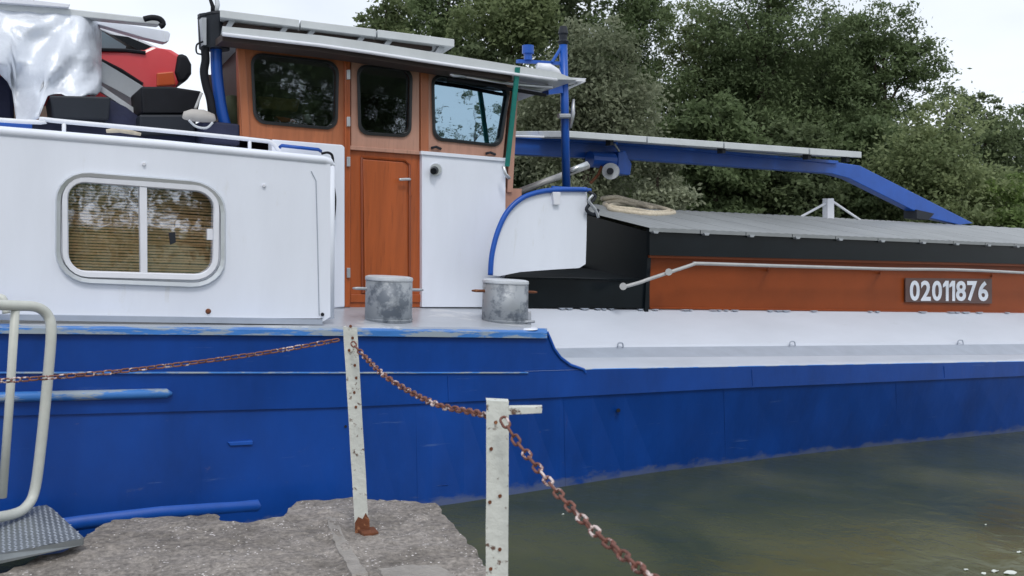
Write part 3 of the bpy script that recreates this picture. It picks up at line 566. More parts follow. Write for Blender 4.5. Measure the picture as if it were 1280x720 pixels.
# ---- black well between wheelhouse and hold
obj('black_step_front', *slab([(634, 347), (812, 351), (812, 385), (634, 384)], 5.86, .04), BLACK, barge)
obj('black_step_top', [P(625, 346, 5.84), P(812, 350, 5.84), P(812, 350, 5.84) + Vector((0, 1.6, .10)), P(760, 327, 6.9), P(742, 322, 7.3), P(625, 336, 6.8)], [(0, 1, 2, 3, 4, 5)], BLACK, barge)
obj('step_edge', *tube([P(634, 347, 5.85), P(720, 348, 5.85), P(812, 351, 5.85)], .008, 6), BLACK, barge)
# ---- hold: coaming, hatch covers
k_t = cv((812, 318), (1280, 333)); k_b = cv((812, 386), (1280, 392)); e_t = cv((812, 286), (1280, 306)); e_b = cv((812, 319), (1280, 330))
HX = [812, 860, 920, 980, 1040, 1100, 1160, 1220, 1280, 1400, 1600, 1900]
def pr(f1, f2, D, th, xs): return slab([(x, f1(x)) for x in xs] + [(x, f2(x)) for x in reversed(xs)], D, th)
obj('coaming', *pr(k_t, k_b, 5.90, .05, HX), BROWN, barge)
obj('coaming_lip', *pr(e_b, lambda x: e_b(x) + 3, 5.82, .10, HX), BROWN, barge)
obj('hatch_apron', *pr(e_t, e_b, 5.80, .04, HX), BLACK, barge)
obj('coaming_foot', *tube([P(x, k_b(x) - 1, 5.89) for x in HX], .010, 6), BROWN, barge)
g0 = P(812, 286, 5.80); g1 = P(812, 386, 5.88)
def ridge(x, D=7.45): return P(x, None, D)
ridf = cv((815, 262), (1000, 270.5), (1280, 286))
DR = 7.55
def far_pt(near):                                     # ridge point square across from a point on the near edge
    # same X on the ridge plane; height from the ridge line
    lo_, hi_ = -200., 2400.
    for _ in range(40):
        m_ = (lo_ + hi_) / 2
        if P(m_, ridf(m_), DR).x < near.x: lo_ = m_
        else: hi_ = m_
    return P(lo_, ridf(lo_), DR)
# aft end of the hold, below the pitched covers
e0 = P(812, 287, 5.83); r0 = far_pt(e0); e1 = Vector((e0.x, 10 - .85, e0.z)); bz = g1.z - .05
pts = [Vector((e0.x, 5.84, bz)), Vector((e0.x, 5.84, e0.z - .02)), Vector((e0.x, DR, r0.z - .02)), Vector((e0.x, 2 * DR - 5.84, e0.z - .02)), Vector((e0.x, 2 * DR - 5.84, bz))]
obj('hold_end', *prism(pts, (.04, 0, 0)), BLACK, barge)
obj('hold_far_side', *prism([Vector((e0.x, 9.2, bz)), Vector((e0.x, 9.2, e0.z)), Vector((26, 9.2, e0.z + .3)), Vector((26, 9.2, bz))], (0, .04, 0)), BROWN, barge)
SEAMS = [812, 876, 933, 991, 1045, 1098, 1150, 1192, 1232, 1268, 1302, 1360, 1450, 1580, 1760, 1900]
for i in range(len(SEAMS) - 1):
    A, B = P(SEAMS[i], e_t(SEAMS[i]) - 1, 5.77), P(SEAMS[i + 1], e_t(SEAMS[i + 1]) - 1, 5.77)
    nrib = 5; V, Fc = [], []; ring = []
    for k in range(nrib * 4 + 1):
        u = k / (nrib * 4); p = A.lerp(B, u * .985); q = far_pt(p); s_ = (0, 1, 1, 0)[k % 4] * .006 + .004
        z = Vector((0, 0, s_)); q2 = Vector((q.x, 2 * DR - 5.77, p.z))
        ring.append((p - Vector((0, 0, .03)), p + z * .5, q + z, q2 + z))
    V = [p for r in ring for p in r]; Fc = [(k * 4 + j, (k + 1) * 4 + j, (k + 1) * 4 + j + 1, k * 4 + j + 1) for k in range(len(ring) - 1) for j in range(3)]
    hc = obj('hatch_cover', V, Fc, GREYH, barge)
    if SEAMS[i] < 1300:
        c = A + Vector((.03, -.01, -.02)); obj('hatch_clip', *prism([c, c + Vector((.07, 0, 0)), c + Vector((.055, 0, -.022)), c + Vector((.015, 0, -.022))], (0, .04, 0)), ALUD, hc)
# handrail on the coaming
obj('coaming_handrail', *tube(smooth_path([P(x, y, 5.70) for x, y in ((779, 358), (786, 357), (803, 352), (808, 350), (835, 341), (862, 332), (868, 330), (876, 329.5), (960, 332), (1100, 336), (1280, 341), (1600, 364))], 5), .0155, 10), TUBEG, barge, smooth=True)
for x, y in ((779, 358), (836, 340)): obj('rail_flange', *frust(P(x, y, 5.66), P(x, y, 5.74), .03, .03, 12), TUBEG, barge)
for x in (960, 1100, 1240): obj('rail_bracket', *tube([P(x, cv((868, 331), (1280, 341))(x), 5.70), P(x, cv((868, 331), (1280, 341))(x) + 5, 5.91)], .010, 6), BROWN, barge)
# registration plate with its number
pc = [(1132, 347.5), (1240, 348.5), (1240, 379.5), (1132, 377.5)]
plate = obj('registration_plate', *slab(pc, 5.875, .012), mat('dark_plate', (.10, .055, .05), .5), barge)
dc = [(1136.5, 350.5), (1236, 351.5), (1236, 376.5), (1136.5, 376)]
TXT = '02011876'; wid = [.58 if c == '1' else 1 for c in TXT]; tot = sum(wid); acc = 0
for ch, wdt in zip(TXT, wid):
    cu = bpy.data.curves.new('t', 'FONT'); cu.body = ch; cu.offset = .030; cu.resolution_u = 4
    to = bpy.data.objects.new('t', cu); COL.objects.link(to); tm = bpy.data.meshes.new_from_object(to.evaluated_get(bpy.context.evaluated_depsgraph_get()))
    if ch == '1': tm.clear_geometry(); tm.from_pydata([(.42, 1, 0), (.80, 1, 0), (.80, 0, 0), (.46, 0, 0), (.46, .74, 0), (.12, .66, 0), (.12, .82, 0)], [], [(0, 1, 2, 3, 4, 5, 6)])
    co = [v.co.copy() for v in tm.vertices]; x0 = min(c.x for c in co); x1 = max(c.x for c in co); y0 = min(c.y for c in co); y1 = max(c.y for c in co); V = []
    for c in co:
        u = (acc + wdt * (.05 + .90 * (c.x - x0) / (x1 - x0))) / tot; v = 1 - (c.y - y0) / (y1 - y0)
        px = (dc[0][0] * (1 - u) + dc[1][0] * u) * (1 - v) + (dc[3][0] * (1 - u) + dc[2][0] * u) * v; py = (dc[0][1] * (1 - u) + dc[1][1] * u) * (1 - v) + (dc[3][1] * (1 - u) + dc[2][1] * u) * v
        V.append(P(px, py, 5.871))
    obj('digit', V, [tuple(p.vertices) for p in tm.polygons], WHITE, plate); bpy.data.objects.remove(to); acc += wdt

# ---- derrick boom, panels over it
DB = 7.55
bt = [(600, 167), (640, 169), (800, 181), (1048, 203), (1075, 207), (1217, 279), (1200, 281), (1160, 272), (1062, 223), (1040, 217), (800, 200), (640, 193), (600, 191)]
boom = obj('derrick_boom', *slab(bt, DB, .14), BLUE2, barge, bevel=.008)
obj('boom_flange', *slab([(640, 168), (800, 179.5), (1048, 201), (1048, 204.5), (800, 183), (640, 172)], DB - .04, .22), BLUE2, boom)
obj('boom_foot', *slab([(1146, 262), (1168, 267), (1160, 275), (1146, 273)], DB - .03, .2), DKGREY, boom)
def yp(x): return 163.5 + (x - 710) * .0715
for x0, x1 in ((711, 808), (810, 904), (906, 1011), (1013, 1077)):
    obj('boom_solar_panel', *prism([P(x0, yp(x0), DB - .55), P(x1, yp(x1), DB - .55), P(x1, yp(x1) + 7.5, DB - .55), P(x0, yp(x0) + 8, DB - .55)], (0, 1.2, .10)), PANELW, barge, bevel=.004)
for x in (765, 905, 1012, 1060): obj('panel_clamp', *slab([(x - 2, yp(x) + 5), (x + 2, yp(x) + 5), (x + 2, yp(x) + 14), (x - 2, yp(x) + 14)], DB - .5, .08), DKGREY, barge)
obj('boom_white_rail', *tube([P(632, 170, DB - .1), P(705, 172, DB - .1)], .012, 6), WHITE2, barge)
blk = obj('winch_block', *slab([(773, 190), (782, 188), (790, 205), (788, 219), (772, 217)], DB - .15, .25), BLUE2, barge, bevel=.01)
obj('winch_motor', *tube([P(737, 199, DB - .1), P(766, 201, DB - .1)], .085, 14), BLUE2, blk)
obj('winch_stay', *tube([P(768, 180, DB - .12), P(778, 196, DB - .12)], .014, 6), ALUD, blk)
obj('winch_drum', *tube([P(763, 214, DB - .3), P(764, 214, DB - .18), P(765, 214, DB - .02)], [.085, .085, .085], 20), GALVC, blk)
obj('drum_hub', *frust(P(762.5, 214, DB - .34), P(763, 214, DB - .3), .035, .035, 12), DKGREY, blk)
obj('winch_lever', *tube([P(752, 208, DB - .2), P(748, 218, DB - .2), P(738, 229, DB - .2)], .016, 6), RUST, blk)
af = obj('trestle_post', *slab([(1034.5, 248), (1042.5, 248), (1043, 275), (1034.5, 274)], DR - .1, .08), WHITE2, barge, bevel=.004)
obj('trestle_leg', *tube([P(1036, 252, DR - .06), P(1001, 271, DR - .06)], .016, 6), WHITE2, barge); obj('trestle_leg', *tube([P(1041, 252, DR - .06), P(1075, 275, DR - .06)], .016, 6), WHITE2, barge)

# ================================================================== THINGS ON THE BARGE
# rope bundle lying on the hatch cover
def zcov(x, y, base=.0):
    p = Vector((x, y, 0)); t = (y - 5.77) / (DR - 5.77); near = P(812, 285, 5.77); q = far_pt(Vector((x, 0, 0))); 
    return near.z + (q.z - near.z) * t
pts = []
def gcov(px, py):                                     # where a sight line meets the pitched cover
    D = 6.0
    for _ in range(54):
        p = P(px, py, D)
        if p.z <= zcov(max(p.x, e0.x), p.y): break
        D += .03
    return P(px, py, D) + Vector((0, 0, .022))
rope_px = [(752, 251), (770, 249), (790, 254), (812, 259), (836, 266), (818, 269), (792, 265), (765, 262), (756, 257), (775, 254), (800, 260), (830, 264), (842, 269), (815, 271), (785, 268), (762, 264), (768, 258), (795, 257), (815, 263)]
rp = [gcov(x, y) for x, y in rope_px]
rp = smooth_path(rp, 5)
tag(obj('rope', *tube(rp, .026, 8), ROPE, smooth=True), 'beige mooring rope heaped on the aft corner of the grey hatch cover', 'rope')

# silver tarpaulin
NX, NY = 70, 44
tt = lambda x: float(np.interp(x, [-300, 0, 40, 115, 122, 127], [-4, 11, 14, 21, 27, 40]))
tb = lambda x: float(np.interp(x, [-300, 0, 14, 18, 22, 48, 54, 60, 78, 95, 112, 122, 127], [80, 92, 104, 148, 154, 150, 132, 117, 119, 124, 119, 118, 112]))
V = []; xs = list(np.linspace(-260, 127, NX))
for j in range(NY):
    for x in xs:
        v = j / (NY - 1); y = tt(x) + (tb(x) - tt(x)) * v
        a_ = math.atan2(y + 30, x - 150 - 0)                # creases radiate from the pulled corner
        w1 = a_ * 9 + 1.6 * noise.noise(Vector((x * .012, y * .012, 3))); w2 = (x * .035 + y * .055) + 2.0 * noise.noise(Vector((x * .01, y * .015, 9)))
        tri = lambda w: abs((w / 2.4) % 2 - 1)
        fold = .24 * tri(w1) * v ** .8 + .20 * tri(w2) * v + .07 * tri(w1 * 2.3 + w2) * v + .03 * noise.noise(Vector((x * .05, y * .05, 1)))
        D = 6.5 - fold + .30 * max(0, (x - 100) / 27) ** 2
        V.append(P(x, y + 5 * noise.noise(Vector((x * .06, 0, 0))) * v, D))
Fc = [(j * NX + i, j * NX + i + 1, (j + 1) * NX + i + 1, (j + 1) * NX + i) for j in range(NY - 1) for i in range(NX - 1)]
base_n = len(V); V += [V[i] + Vector((0, 1.5, .05)) for i in range(NX)]; Fc += [(i, i + 1, base_n + i + 1, base_n + i) for i in range(NX - 1)]
b2 = len(V); V += [V[j * NX + NX - 1] + Vector((0, 1.5, .03)) for j in range(NY)]; Fc += [(j * NX + NX - 1, (j + 1) * NX + NX - 1, b2 + j + 1, b2 + j) for j in range(NY - 1)]
tp = tag(obj('tarpaulin', V, Fc, TARP, smooth=True), 'crumpled silver tarpaulin draped over the load on the white cabin roof', 'tarpaulin')
so_ = tp.modifiers.new('thickness', 'SOLIDIFY'); so_.thickness = .004

# red car
DC = 7.3
car = thing('red_car', P(60, 165, DC + .7), 'small red car with its tail showing beyond the silver tarpaulin', 'car')
body = [(-330, 70), (-260, 40), (60, 40), (125, 63), (181, 62), (190, 58), (215, 62), (228, 70), (229, 95), (220, 110), (190, 118), (130, 125), (-330, 170)]
obj('body', *slab(body, DC, 1.45), REDC, car, bevel=.04)
obj('roof', *prism([P(x, y, DC + .08) for x, y in ((-200, -10), (60, 5), (118, 26), (160, 42), (207, 63), (200, 66), (150, 48), (118, 34), (60, 14), (-200, 2))], (0, 1.3, 0)), WHITE2, car, bevel=.01)
obj('rear_pillar', *slab([(138, 43), (160, 46), (204, 64), (182, 68)], DC + .05, 1.3), BLACK, car)
obj('side_window', *slab([(60, 20), (118, 33), (158, 58), (156, 62), (60, 60)], DC + .06, .02), CARG, car)
obj('window_trim', *tube([P(120, 62, DC - .01), P(158, 63, DC - .01), P(182, 66, DC - .01)], .014, 6), BLACKM, car)
obj('dark_sill_line', *tube([P(126, 76, DC - .01), P(150, 88, DC - .01), P(178, 106, DC - .01)], .018, 6), BLACKM, car)  # black tube along the sloping lower edge of the red body
obj('bumper', *prism([P(x, y, DC - .03) for x, y in ((223, 66), (234, 68), (240, 80), (240, 92), (233, 102), (224, 104), (219, 90))], (0, 1.5, 0)), BLACKM, car, bevel=.03)
obj('rear_lamp', *slab([(196, 91), (217, 89), (220, 106), (196, 108)], DC - .02, .1), LAMPR, car, bevel=.01)

def one(name, geo, m, label, cat, group=None, bevel=0, smooth=False): return tag(obj(name, *geo, m, bevel=bevel, smooth=smooth), label, cat, group)
brd = one('aluminium_ramp', slab([(118, 72), (128, 77), (155, 93), (179, 108), (178, 131), (150, 115), (118, 98)], 6.75, .3), ALUD, 'grey aluminium ramp sloping down below the red car', 'ramp', bevel=.006)
one('batten', slab([(118, 102), (128, 108), (181, 144), (177, 148), (127, 115), (118, 109)], 6.6, .05), GALVC, 'narrow pale batten lying parallel below the aluminium ramp', 'batten')
one('plank', prism([P(x, y, 6.5) for x, y in ((-200, -9), (0, 4), (80, 10), (196, 23), (203, 28), (198, 31), (100, 21), (0, 13), (-200, 4))], (0, .10, 0)), PANELW, 'long grey board on top of the silver tarpaulin, ending in a black tip', 'board', bevel=.006)
one('plank', prism([P(x, y, 6.45) for x, y in ((-60, -6), (20, -3), (88, 5), (86, 9), (0, 3), (-60, 0))], (0, .3, 0)), WHITE2, 'topmost white board at the upper left corner above the tarpaulin', 'board', bevel=.004)
one('white_box', prism([P(x, y, 6.7) for x, y in ((116, 24), (170, 32), (210, 39), (213, 42), (211, 51), (206, 53), (180, 47), (118, 29))], (0, .10, 0)), WHITE, 'white wedge shaped panel projecting under the long grey board', 'panel', bevel=.008)
one('lashing_strap', tube(smooth_path([P(x, y, 6.44) for x, y in ((180, 24), (190, 22), (200, 24), (204, 30), (200, 33))], 3), .02, 8), BLACKM, 'black lashing round the tip of the long grey board', 'strap', smooth=True)
one('plastic_crate', slab([(62, 119), (139, 121), (136, 150), (66, 148)], 6.15, .5), DKGREY, 'dark blue-grey crate under the tarpaulin hem behind the handrail', 'crate', bevel=.012)
one('plastic_crate', slab([(176, 108), (214, 108), (253, 114), (247, 142), (178, 142)], 6.2, .5), BLACKM, 'black crate right below the tail of the red car', 'crate', bevel=.015)
one('plastic_crate', slab([(174, 143), (246, 143), (244, 168), (174, 168)], 6.15, .5), DKGREY, 'lower black box under the crate by the red car', 'crate', bevel=.015)
one('folded_canvas', slab([(56, 150), (130, 148), (137, 124), (158, 134), (176, 148), (262, 156), (300, 160), (300, 184), (0, 166), (0, 156)], 6.3, .6), NAVY, 'dark navy canvas lying along the roof behind the handrail', 'canvas', bevel=.02)
one('storage_bin', slab([(-200, 84), (16, 96), (18, 152), (18, 160), (-200, 150)], 6.62, .6), NAVY, 'dark storage bin under the tarpaulin at the left edge', 'bin', bevel=.02)
one('wooden_pole', tube([P(-100, 148, 5.8), P(40, 157, 5.8)], .022, 8), BLUE2, 'blue pole lying on the cabin roof at the far left', 'pole', smooth=True)
one('driftwood', tube([P(133, 164, 5.8), P(150, 162, 5.8), P(176, 168, 5.8)], [.012, .02, .010], 8), ROPE, 'small brown stick on the roof below the handrail', 'stick', smooth=True)
fd = thing('fender', P(250, 152, 6.0), 'beige boat fender lying beside the blue exhaust pipe', 'fender')
obj('float', *tube([P(229, 148, 6), P(232, 145, 6), P(240, 144, 6), P(254, 145, 6), P(266, 148, 6), P(269, 151, 6)], [.01, .03, .04, .042, .03, .01], 12), mat('beige_rubber', (.42, .40, .38), .6), fd, smooth=True)
obj('lanyard', *tube(smooth_path([P(x, y, 5.95) for x, y in ((236, 150), (245, 158), (258, 160), (266, 153))], 4), .008, 6), GALVC, fd, smooth=True)
one('rope_end', tube(smooth_path([P(x, y, 6.02) for x, y in ((252, 116), (248, 126), (244, 136))], 3), .010, 6), TUBEG, 'thin grey rope hanging down the black crate', 'rope', smooth=True)
one('blue_tub', slab([(252, 150), (300, 155), (300, 182), (256, 178)], 6.0, .3), NAVY, 'dark blue tub behind the roof handrail next to the exhaust pipe', 'tub', bevel=.015)

# ================================================================== POSTS, CHAINS, BOARDING STEP
def angle_post(name, top, bot, w, label, face):
    t = thing(name, bot, label, 'post')
    ax = (top - bot); wx = Vector((face[0], face[1], 0)) * w; dy = Vector((-face[1], face[0], 0)) * w * .8; th = .007
    sec = [Vector((0, 0, 0)), wx, wx + dy.normalized() * th, wx.normalized() * th + dy.normalized() * th, wx.normalized() * th + dy, dy]
    V = []; segs = 14
    for k in range(segs + 1):
        c = bot + ax * (k / segs)
        for s_ in sec: V.append(c - wx / 2 + s_ + Vector((.0015 * noise.noise(c * 9 + s_ * 40), .0015 * noise.noise(c * 7 + s_ * 30), 0)))
    m = 6; Fc = [(k * m + i, k * m + (i + 1) % m, (k + 1) * m + (i + 1) % m, (k + 1) * m + i) for k in range(segs) for i in range(m)] + [tuple(range(m)), tuple(reversed(range(segs * m, segs * m + m)))]
    obj('upright', V, Fc, POSTM, t); return t, ax, wx
b1 = G(453, 664, QZ) ; t1 = P(437.5, 409, b1.y)
fdir = R0.normalized()
post1, ax1, wx1 = angle_post('chain_post', t1, b1 + Vector((0, 0, -.02)), .067, 'leaning white angle-iron post with a rusty foot on the concrete quay', (fdir.x, fdir.y))
fo = b1 + Vector((0, 0, .06))
obj('rusty_foot', *prism([b1 - wx1 * .53 + Vector((0, -.006, -.02)), b1 + wx1 * .53 + Vector((0, -.006, -.02)), b1 + wx1 * .53 + ax1 * .06 + Vector((0, -.006, 0)), b1 + wx1 * .3 + ax1 * .09 + Vector((0, -.006, 0)), b1 + wx1 * .05 + ax1 * .06 + Vector((0, -.006, 0)), b1 - wx1 * .25 + ax1 * .07 + Vector((0, -.006, 0)), b1 - wx1 * .53 + ax1 * .04 + Vector((0, -.006, 0))], (0, .004, 0)), RUST, post1)
obj('foot_plate', *prism([b1 + Vector((-.02, -.07, .012)), b1 + Vector((.055, -.075, .012)), b1 + Vector((.065, .01, .012)), b1 + Vector((-.02, .03, .012))], (0, 0, -.03)), RUST, post1, bevel=.003)
for k, (u, v) in enumerate(((.985, .0), (.93, .1), (.87, -.2), (.80, .15), (.74, .2), (.67, .0), (.60, .05))):
    c = b1 + ax1 * u + wx1 * v; obj('bolt_hole', *frust(c + Vector((0, -.004, 0)), c + Vector((0, -.0005, 0)), .0075, .0075, 8), RUST, post1)
T2 = Pz(622, 503, 2.62); B2 = Vector((T2.x + .040, T2.y - .022, QZ - .03))
post2, ax2, wx2 = angle_post('chain_post', T2, B2, .067, 'nearer upright white post with a short white arm sticking out at its top', (fdir.x, fdir.y))
c = T2 + wx2 * .5 + Vector((0, 0, -.012))
obj('arm', *prism([c, c + fdir * .100 + Vector((0, 0, .006)), c + fdir * .100 + Vector((0, 0, -.014)), c + Vector((0, 0, -.024))], (.015, .025, 0)), POSTM, post2, bevel=.002)
obj('top_cap', *prism([T2 - wx2 * .5, T2 + wx2 * .5, T2 + wx2 * .5 + Vector((.02, .04, 0)), T2 - wx2 * .5 + Vector((.02, .04, 0))], (0, 0, .004)), POSTM, post2)
for u, v in ((.94, -.1), (.86, -.3), (.72, .1), (.70, -.35), (.56, .1), (.5, -.3)):
    c = B2 + ax2 * u + wx2 * v; obj('rust_spot', *frust(c + Vector((0, -.004, 0)), c + Vector((0, -.0005, 0)), .006, .005, 8), RUST, post2)
for top_, p_, par in ((t1, (440, 428), post1), (T2, (630, 522), post2)):
    pass

def link_mesh(L_=.046, Wd=.028, r=.0042):
    pts = []; s = (L_ - Wd) / 2
    for k in range(7): a = -math.pi / 2 + math.pi * k / 6; pts.append(Vector((s + (Wd / 2 - r) * math.cos(a), (Wd / 2 - r) * math.sin(a), 0)))
    for k in range(7): a = math.pi / 2 + math.pi * k / 6; pts.append(Vector((-s + (Wd / 2 - r) * math.cos(a), (Wd / 2 - r) * math.sin(a), 0)))
    n_ = len(pts); V, Fc = [], []
    for i, p in enumerate(pts):
        t = (pts[(i + 1) % n_] - pts[i - 1]).normalized(); b = Vector((0, 0, 1)); a = t.cross(b)
        V += [p + (a * math.cos(2 * math.pi * k / 5) + b * math.sin(2 * math.pi * k / 5)) * r for k in range(5)]
    Fc = [(i * 5 + k, i * 5 + (k + 1) % 5, ((i + 1) % n_) * 5 + (k + 1) % 5, ((i + 1) % n_) * 5 + k) for i in range(n_) for k in range(5)]
    me = bpy.data.meshes.new('link'); me.from_pydata(V, [], Fc); me.materials.append(CHAINM); me.shade_smooth(); return me
LM = link_mesh(); PITCH = .0355
def chain(path, label):
    path = smooth_path(path, 12); t = thing('chain', path[0], label, 'chain', 'rusty chains strung between the posts')
    d = [0]
    for i in range(1, len(path)): d.append(d[-1] + (path[i] - path[i - 1]).length)
    k = 0; s = PITCH / 2
    while s < d[-1]:
        i = next(i for i in range(1, len(d)) if d[i] >= s); u = (s - d[i - 1]) / max(1e-6, d[i] - d[i - 1]); p = path[i - 1].lerp(path[i], u); tg = (path[i] - path[i - 1]).normalized()
        o = bpy.data.objects.new('link', LM); COL.objects.link(o); o.parent = t; o.location = p - path[0]
        o.rotation_euler = (tg.to_track_quat('X', 'Z').to_matrix() @ Matrix.Rotation(math.radians(38 + 90 * (k % 2) + random.uniform(-14, 14)), 3, 'X')).to_euler()
        k += 1; s += PITCH
    return t
z1 = (t1 - Vector((0, 0, EYE))).dot(F)
chain([Pz(-60, 478, 3.6), Pz(0, 476, 3.7), Pz(60, 472, 3.75), Pz(150, 464, 3.85), Pz(260, 451, 4.0), Pz(350, 438, 4.1), Pz(428, 424, z1 - .03)], 'thin rusty chain from the leaning post to the boarding rail')
chain([Pz(440, 428, z1 - .04), Pz(455, 445, z1 - .15), Pz(480, 469, 3.75), Pz(515, 491, 3.45), Pz(550, 507, 3.1), Pz(585, 514, 2.85), Pz(610, 520, 2.66)], 'rusty chain sagging between the leaning post and the nearer post')
chain([Pz(628, 522, 2.56), Pz(645, 550, 2.5), Pz(672, 585, 2.38), Pz(705, 625, 2.22), Pz(742, 663, 2.06), Pz(780, 695, 1.92), Pz(830, 735, 1.75)], 'rusty chain running down right from the nearer post over the water')
# boarding step
bs = thing('boarding_step', G(40, 660, QZ + .08), 'boarding step with a bent tubular rail and chequered steel tread', 'boarding step')
ZR = 4.15
obj('rail', *tube(smooth_path([Pz(x, y, z) for x, y, z in ((-90, 372, 3.5), (-20, 380, 3.85), (20, 382, 4.0), (46, 384, 4.1), (60, 395, 4.15), (64, 415, 4.15), (60, 470, 4.15), (52, 550, 4.15), (44, 610, 4.15), (34, 632, 4.1), (15, 643, 4.0), (-30, 650, 3.8), (-90, 660, 3.6))], 6), .0235, 12), RAILM, bs, smooth=True)
obj('baluster', *tube([Pz(19, 388, 4.0), Pz(12, 500, 4.05), Pz(3, 622, 4.05)], .019, 10), RAILM, bs, smooth=True)
obj('far_rail', *tube(smooth_path([Pz(-60, 368, 4.3), Pz(-5, 371, 4.3), Pz(5, 376, 4.3), Pz(8, 392, 4.3)], 4), .018, 10), RAILM, bs, smooth=True)
ZT = QZ + .06
tr_ = [(-160, 668), (0, 640), (58, 631), (66, 636), (105, 672), (60, 681), (0, 692), (-160, 730)]
tw = [G(x, y, ZT) for x, y in tr_]
obj('tread', *prism(tw, (0, 0, -.012)), PLATEM, bs)
obj('tread_edge', *prism([G(105, 672, ZT), G(0, 692, ZT), G(-160, 730, ZT), G(-160, 730, ZT) + Vector((0, 0, -.03)), G(0, 692, ZT) + Vector((0, 0, -.03)), G(105, 672, ZT) + Vector((0, 0, -.03))], (-.006, -.008, 0)), PLATEM, bs)
V, Fc = [], []
for k in range(22):
    a = G(-60 + k * 7.2, 642 + k * .1 - (k * .35), ZT); u = k / 21
    A_ = tw[1].lerp(tw[4], u) if False else Vector((tw[1].x + (tw[4].x - tw[1].x) * u, 0, 0))
x0_, x1_ = tw[0].x, tw[4].x
def inside(p):
    c = False; n_ = len(tw)
    for i in range(n_):
        a, b = tw[i], tw[(i + 1) % n_]
        if (a.y > p.y) != (b.y > p.y) and p.x < (b.x - a.x) * (p.y - a.y) / (b.y - a.y) + a.x: c = not c
    return c
yy0 = min(p.y for p in tw); yy1 = max(p.y for p in tw)
for i in range(60):
    for j in range(34):
        p = Vector((x0_ + i * .022, yy0 + j * .024 + (i % 2) * .012, ZT))
        if p.x > x1_ or p.y > yy1 or not inside(p): continue
        a = math.radians(45 if (i + j) % 2 else -45); d = Vector((math.cos(a), math.sin(a), 0)) * .011; s_ = Vector((-d.y, d.x, 0)) * .28; h = Vector((0, 0, .003))
        q = len(V); V += [p - d, p + s_, p + d, p - s_, p + h]; Fc += [(q, q + 1, q + 4), (q + 1, q + 2, q + 4), (q + 2, q + 3, q + 4), (q + 3, q, q + 4)]
st_ = obj('chequer_pattern', V, Fc, GREYB, bs); st_['kind'] = 'stuff'
obj('tread_support', *prism([G(100, 676, ZT - .02), G(0, 700, ZT - .02), G(-160, 740, ZT - .02), G(-160, 740, ZT - .22), G(0, 700, ZT - .22), G(100, 676, ZT - .22)], (0, .03, 0)), NAVY, bs)

# floating litter
LIT = mat('pale_litter', (.62, .66, .62), .6)
for i, (x, y, r) in enumerate(((1262, 716, .05), (1243, 714, .03), (1207, 712, .02), (1274, 690, .02), (1230, 717, .02), (1232, 656, .010), (704, 643, .008))):
    c = G(x, y, .004); n_ = 9; V = [c + Vector((r * random.uniform(.6, 1.2) * math.cos(2 * math.pi * k / n_), .5 * r * random.uniform(.6, 1.2) * math.sin(2 * math.pi * k / n_), random.uniform(0, .006))) for k in range(n_)]
    tag(obj('floating_litter', *prism(V, (0, 0, -.003)), LIT), 'scrap of pale litter floating on the murky water', 'litter', 'pale scraps floating on the water')

# ================================================================== TREES
def leaf_mat(name, a, b):
    m = bpy.data.materials.new(name); m.use_nodes = True; t = m.node_tree; p = t.nodes['Principled BSDF']
    at = t.nodes.new('ShaderNodeAttribute'); at.attribute_name = 'tone'; r = t.nodes.new('ShaderNodeValToRGB'); e = r.color_ramp.elements
    e[0].position = 0; e[0].color = (*a, 1); e[1].position = 1; e[1].color = (*b, 1); t.links.new(at.outputs['Fac'], r.inputs[0]); t.links.new(r.outputs[0], p.inputs['Base Color'])
    p.inputs['Roughness'].default_value = .6; p.inputs['Specular IOR Level'].default_value = .25
    tl = t.nodes.new('ShaderNodeBsdfTranslucent'); t.links.new(r.outputs[0], tl.inputs[0]); mi = t.nodes.new('ShaderNodeMixShader'); mi.inputs[0].default_value = .5
    o = t.nodes['Material Output']; t.links.new(p.outputs[0], mi.inputs[1]); t.links.new(tl.outputs[0], mi.inputs[2]); t.links.new(mi.outputs[0], o.inputs[0]); return m
LEAF = {'pine': leaf_mat('pine_needles', (.105, .145, .068), (.20, .265, .125)), 'olive': leaf_mat('olive_leaves', (.125, .165, .075), (.26, .31, .15)),
        'silver': leaf_mat('silvery_leaves', (.13, .155, .090), (.36, .39, .27)), 'bright': leaf_mat('fresh_leaves', (.10, .15, .05), (.24, .33, .11)), 'dark': leaf_mat('dark_leaves', (.085, .115, .062), (.16, .205, .10))}  # 'dark' is a deeper green leaf colour for the darker trees
BARK = mat('bark', (.06, .045, .035), .9, var=.4, vscale=6, bump=.6, bscale=12)
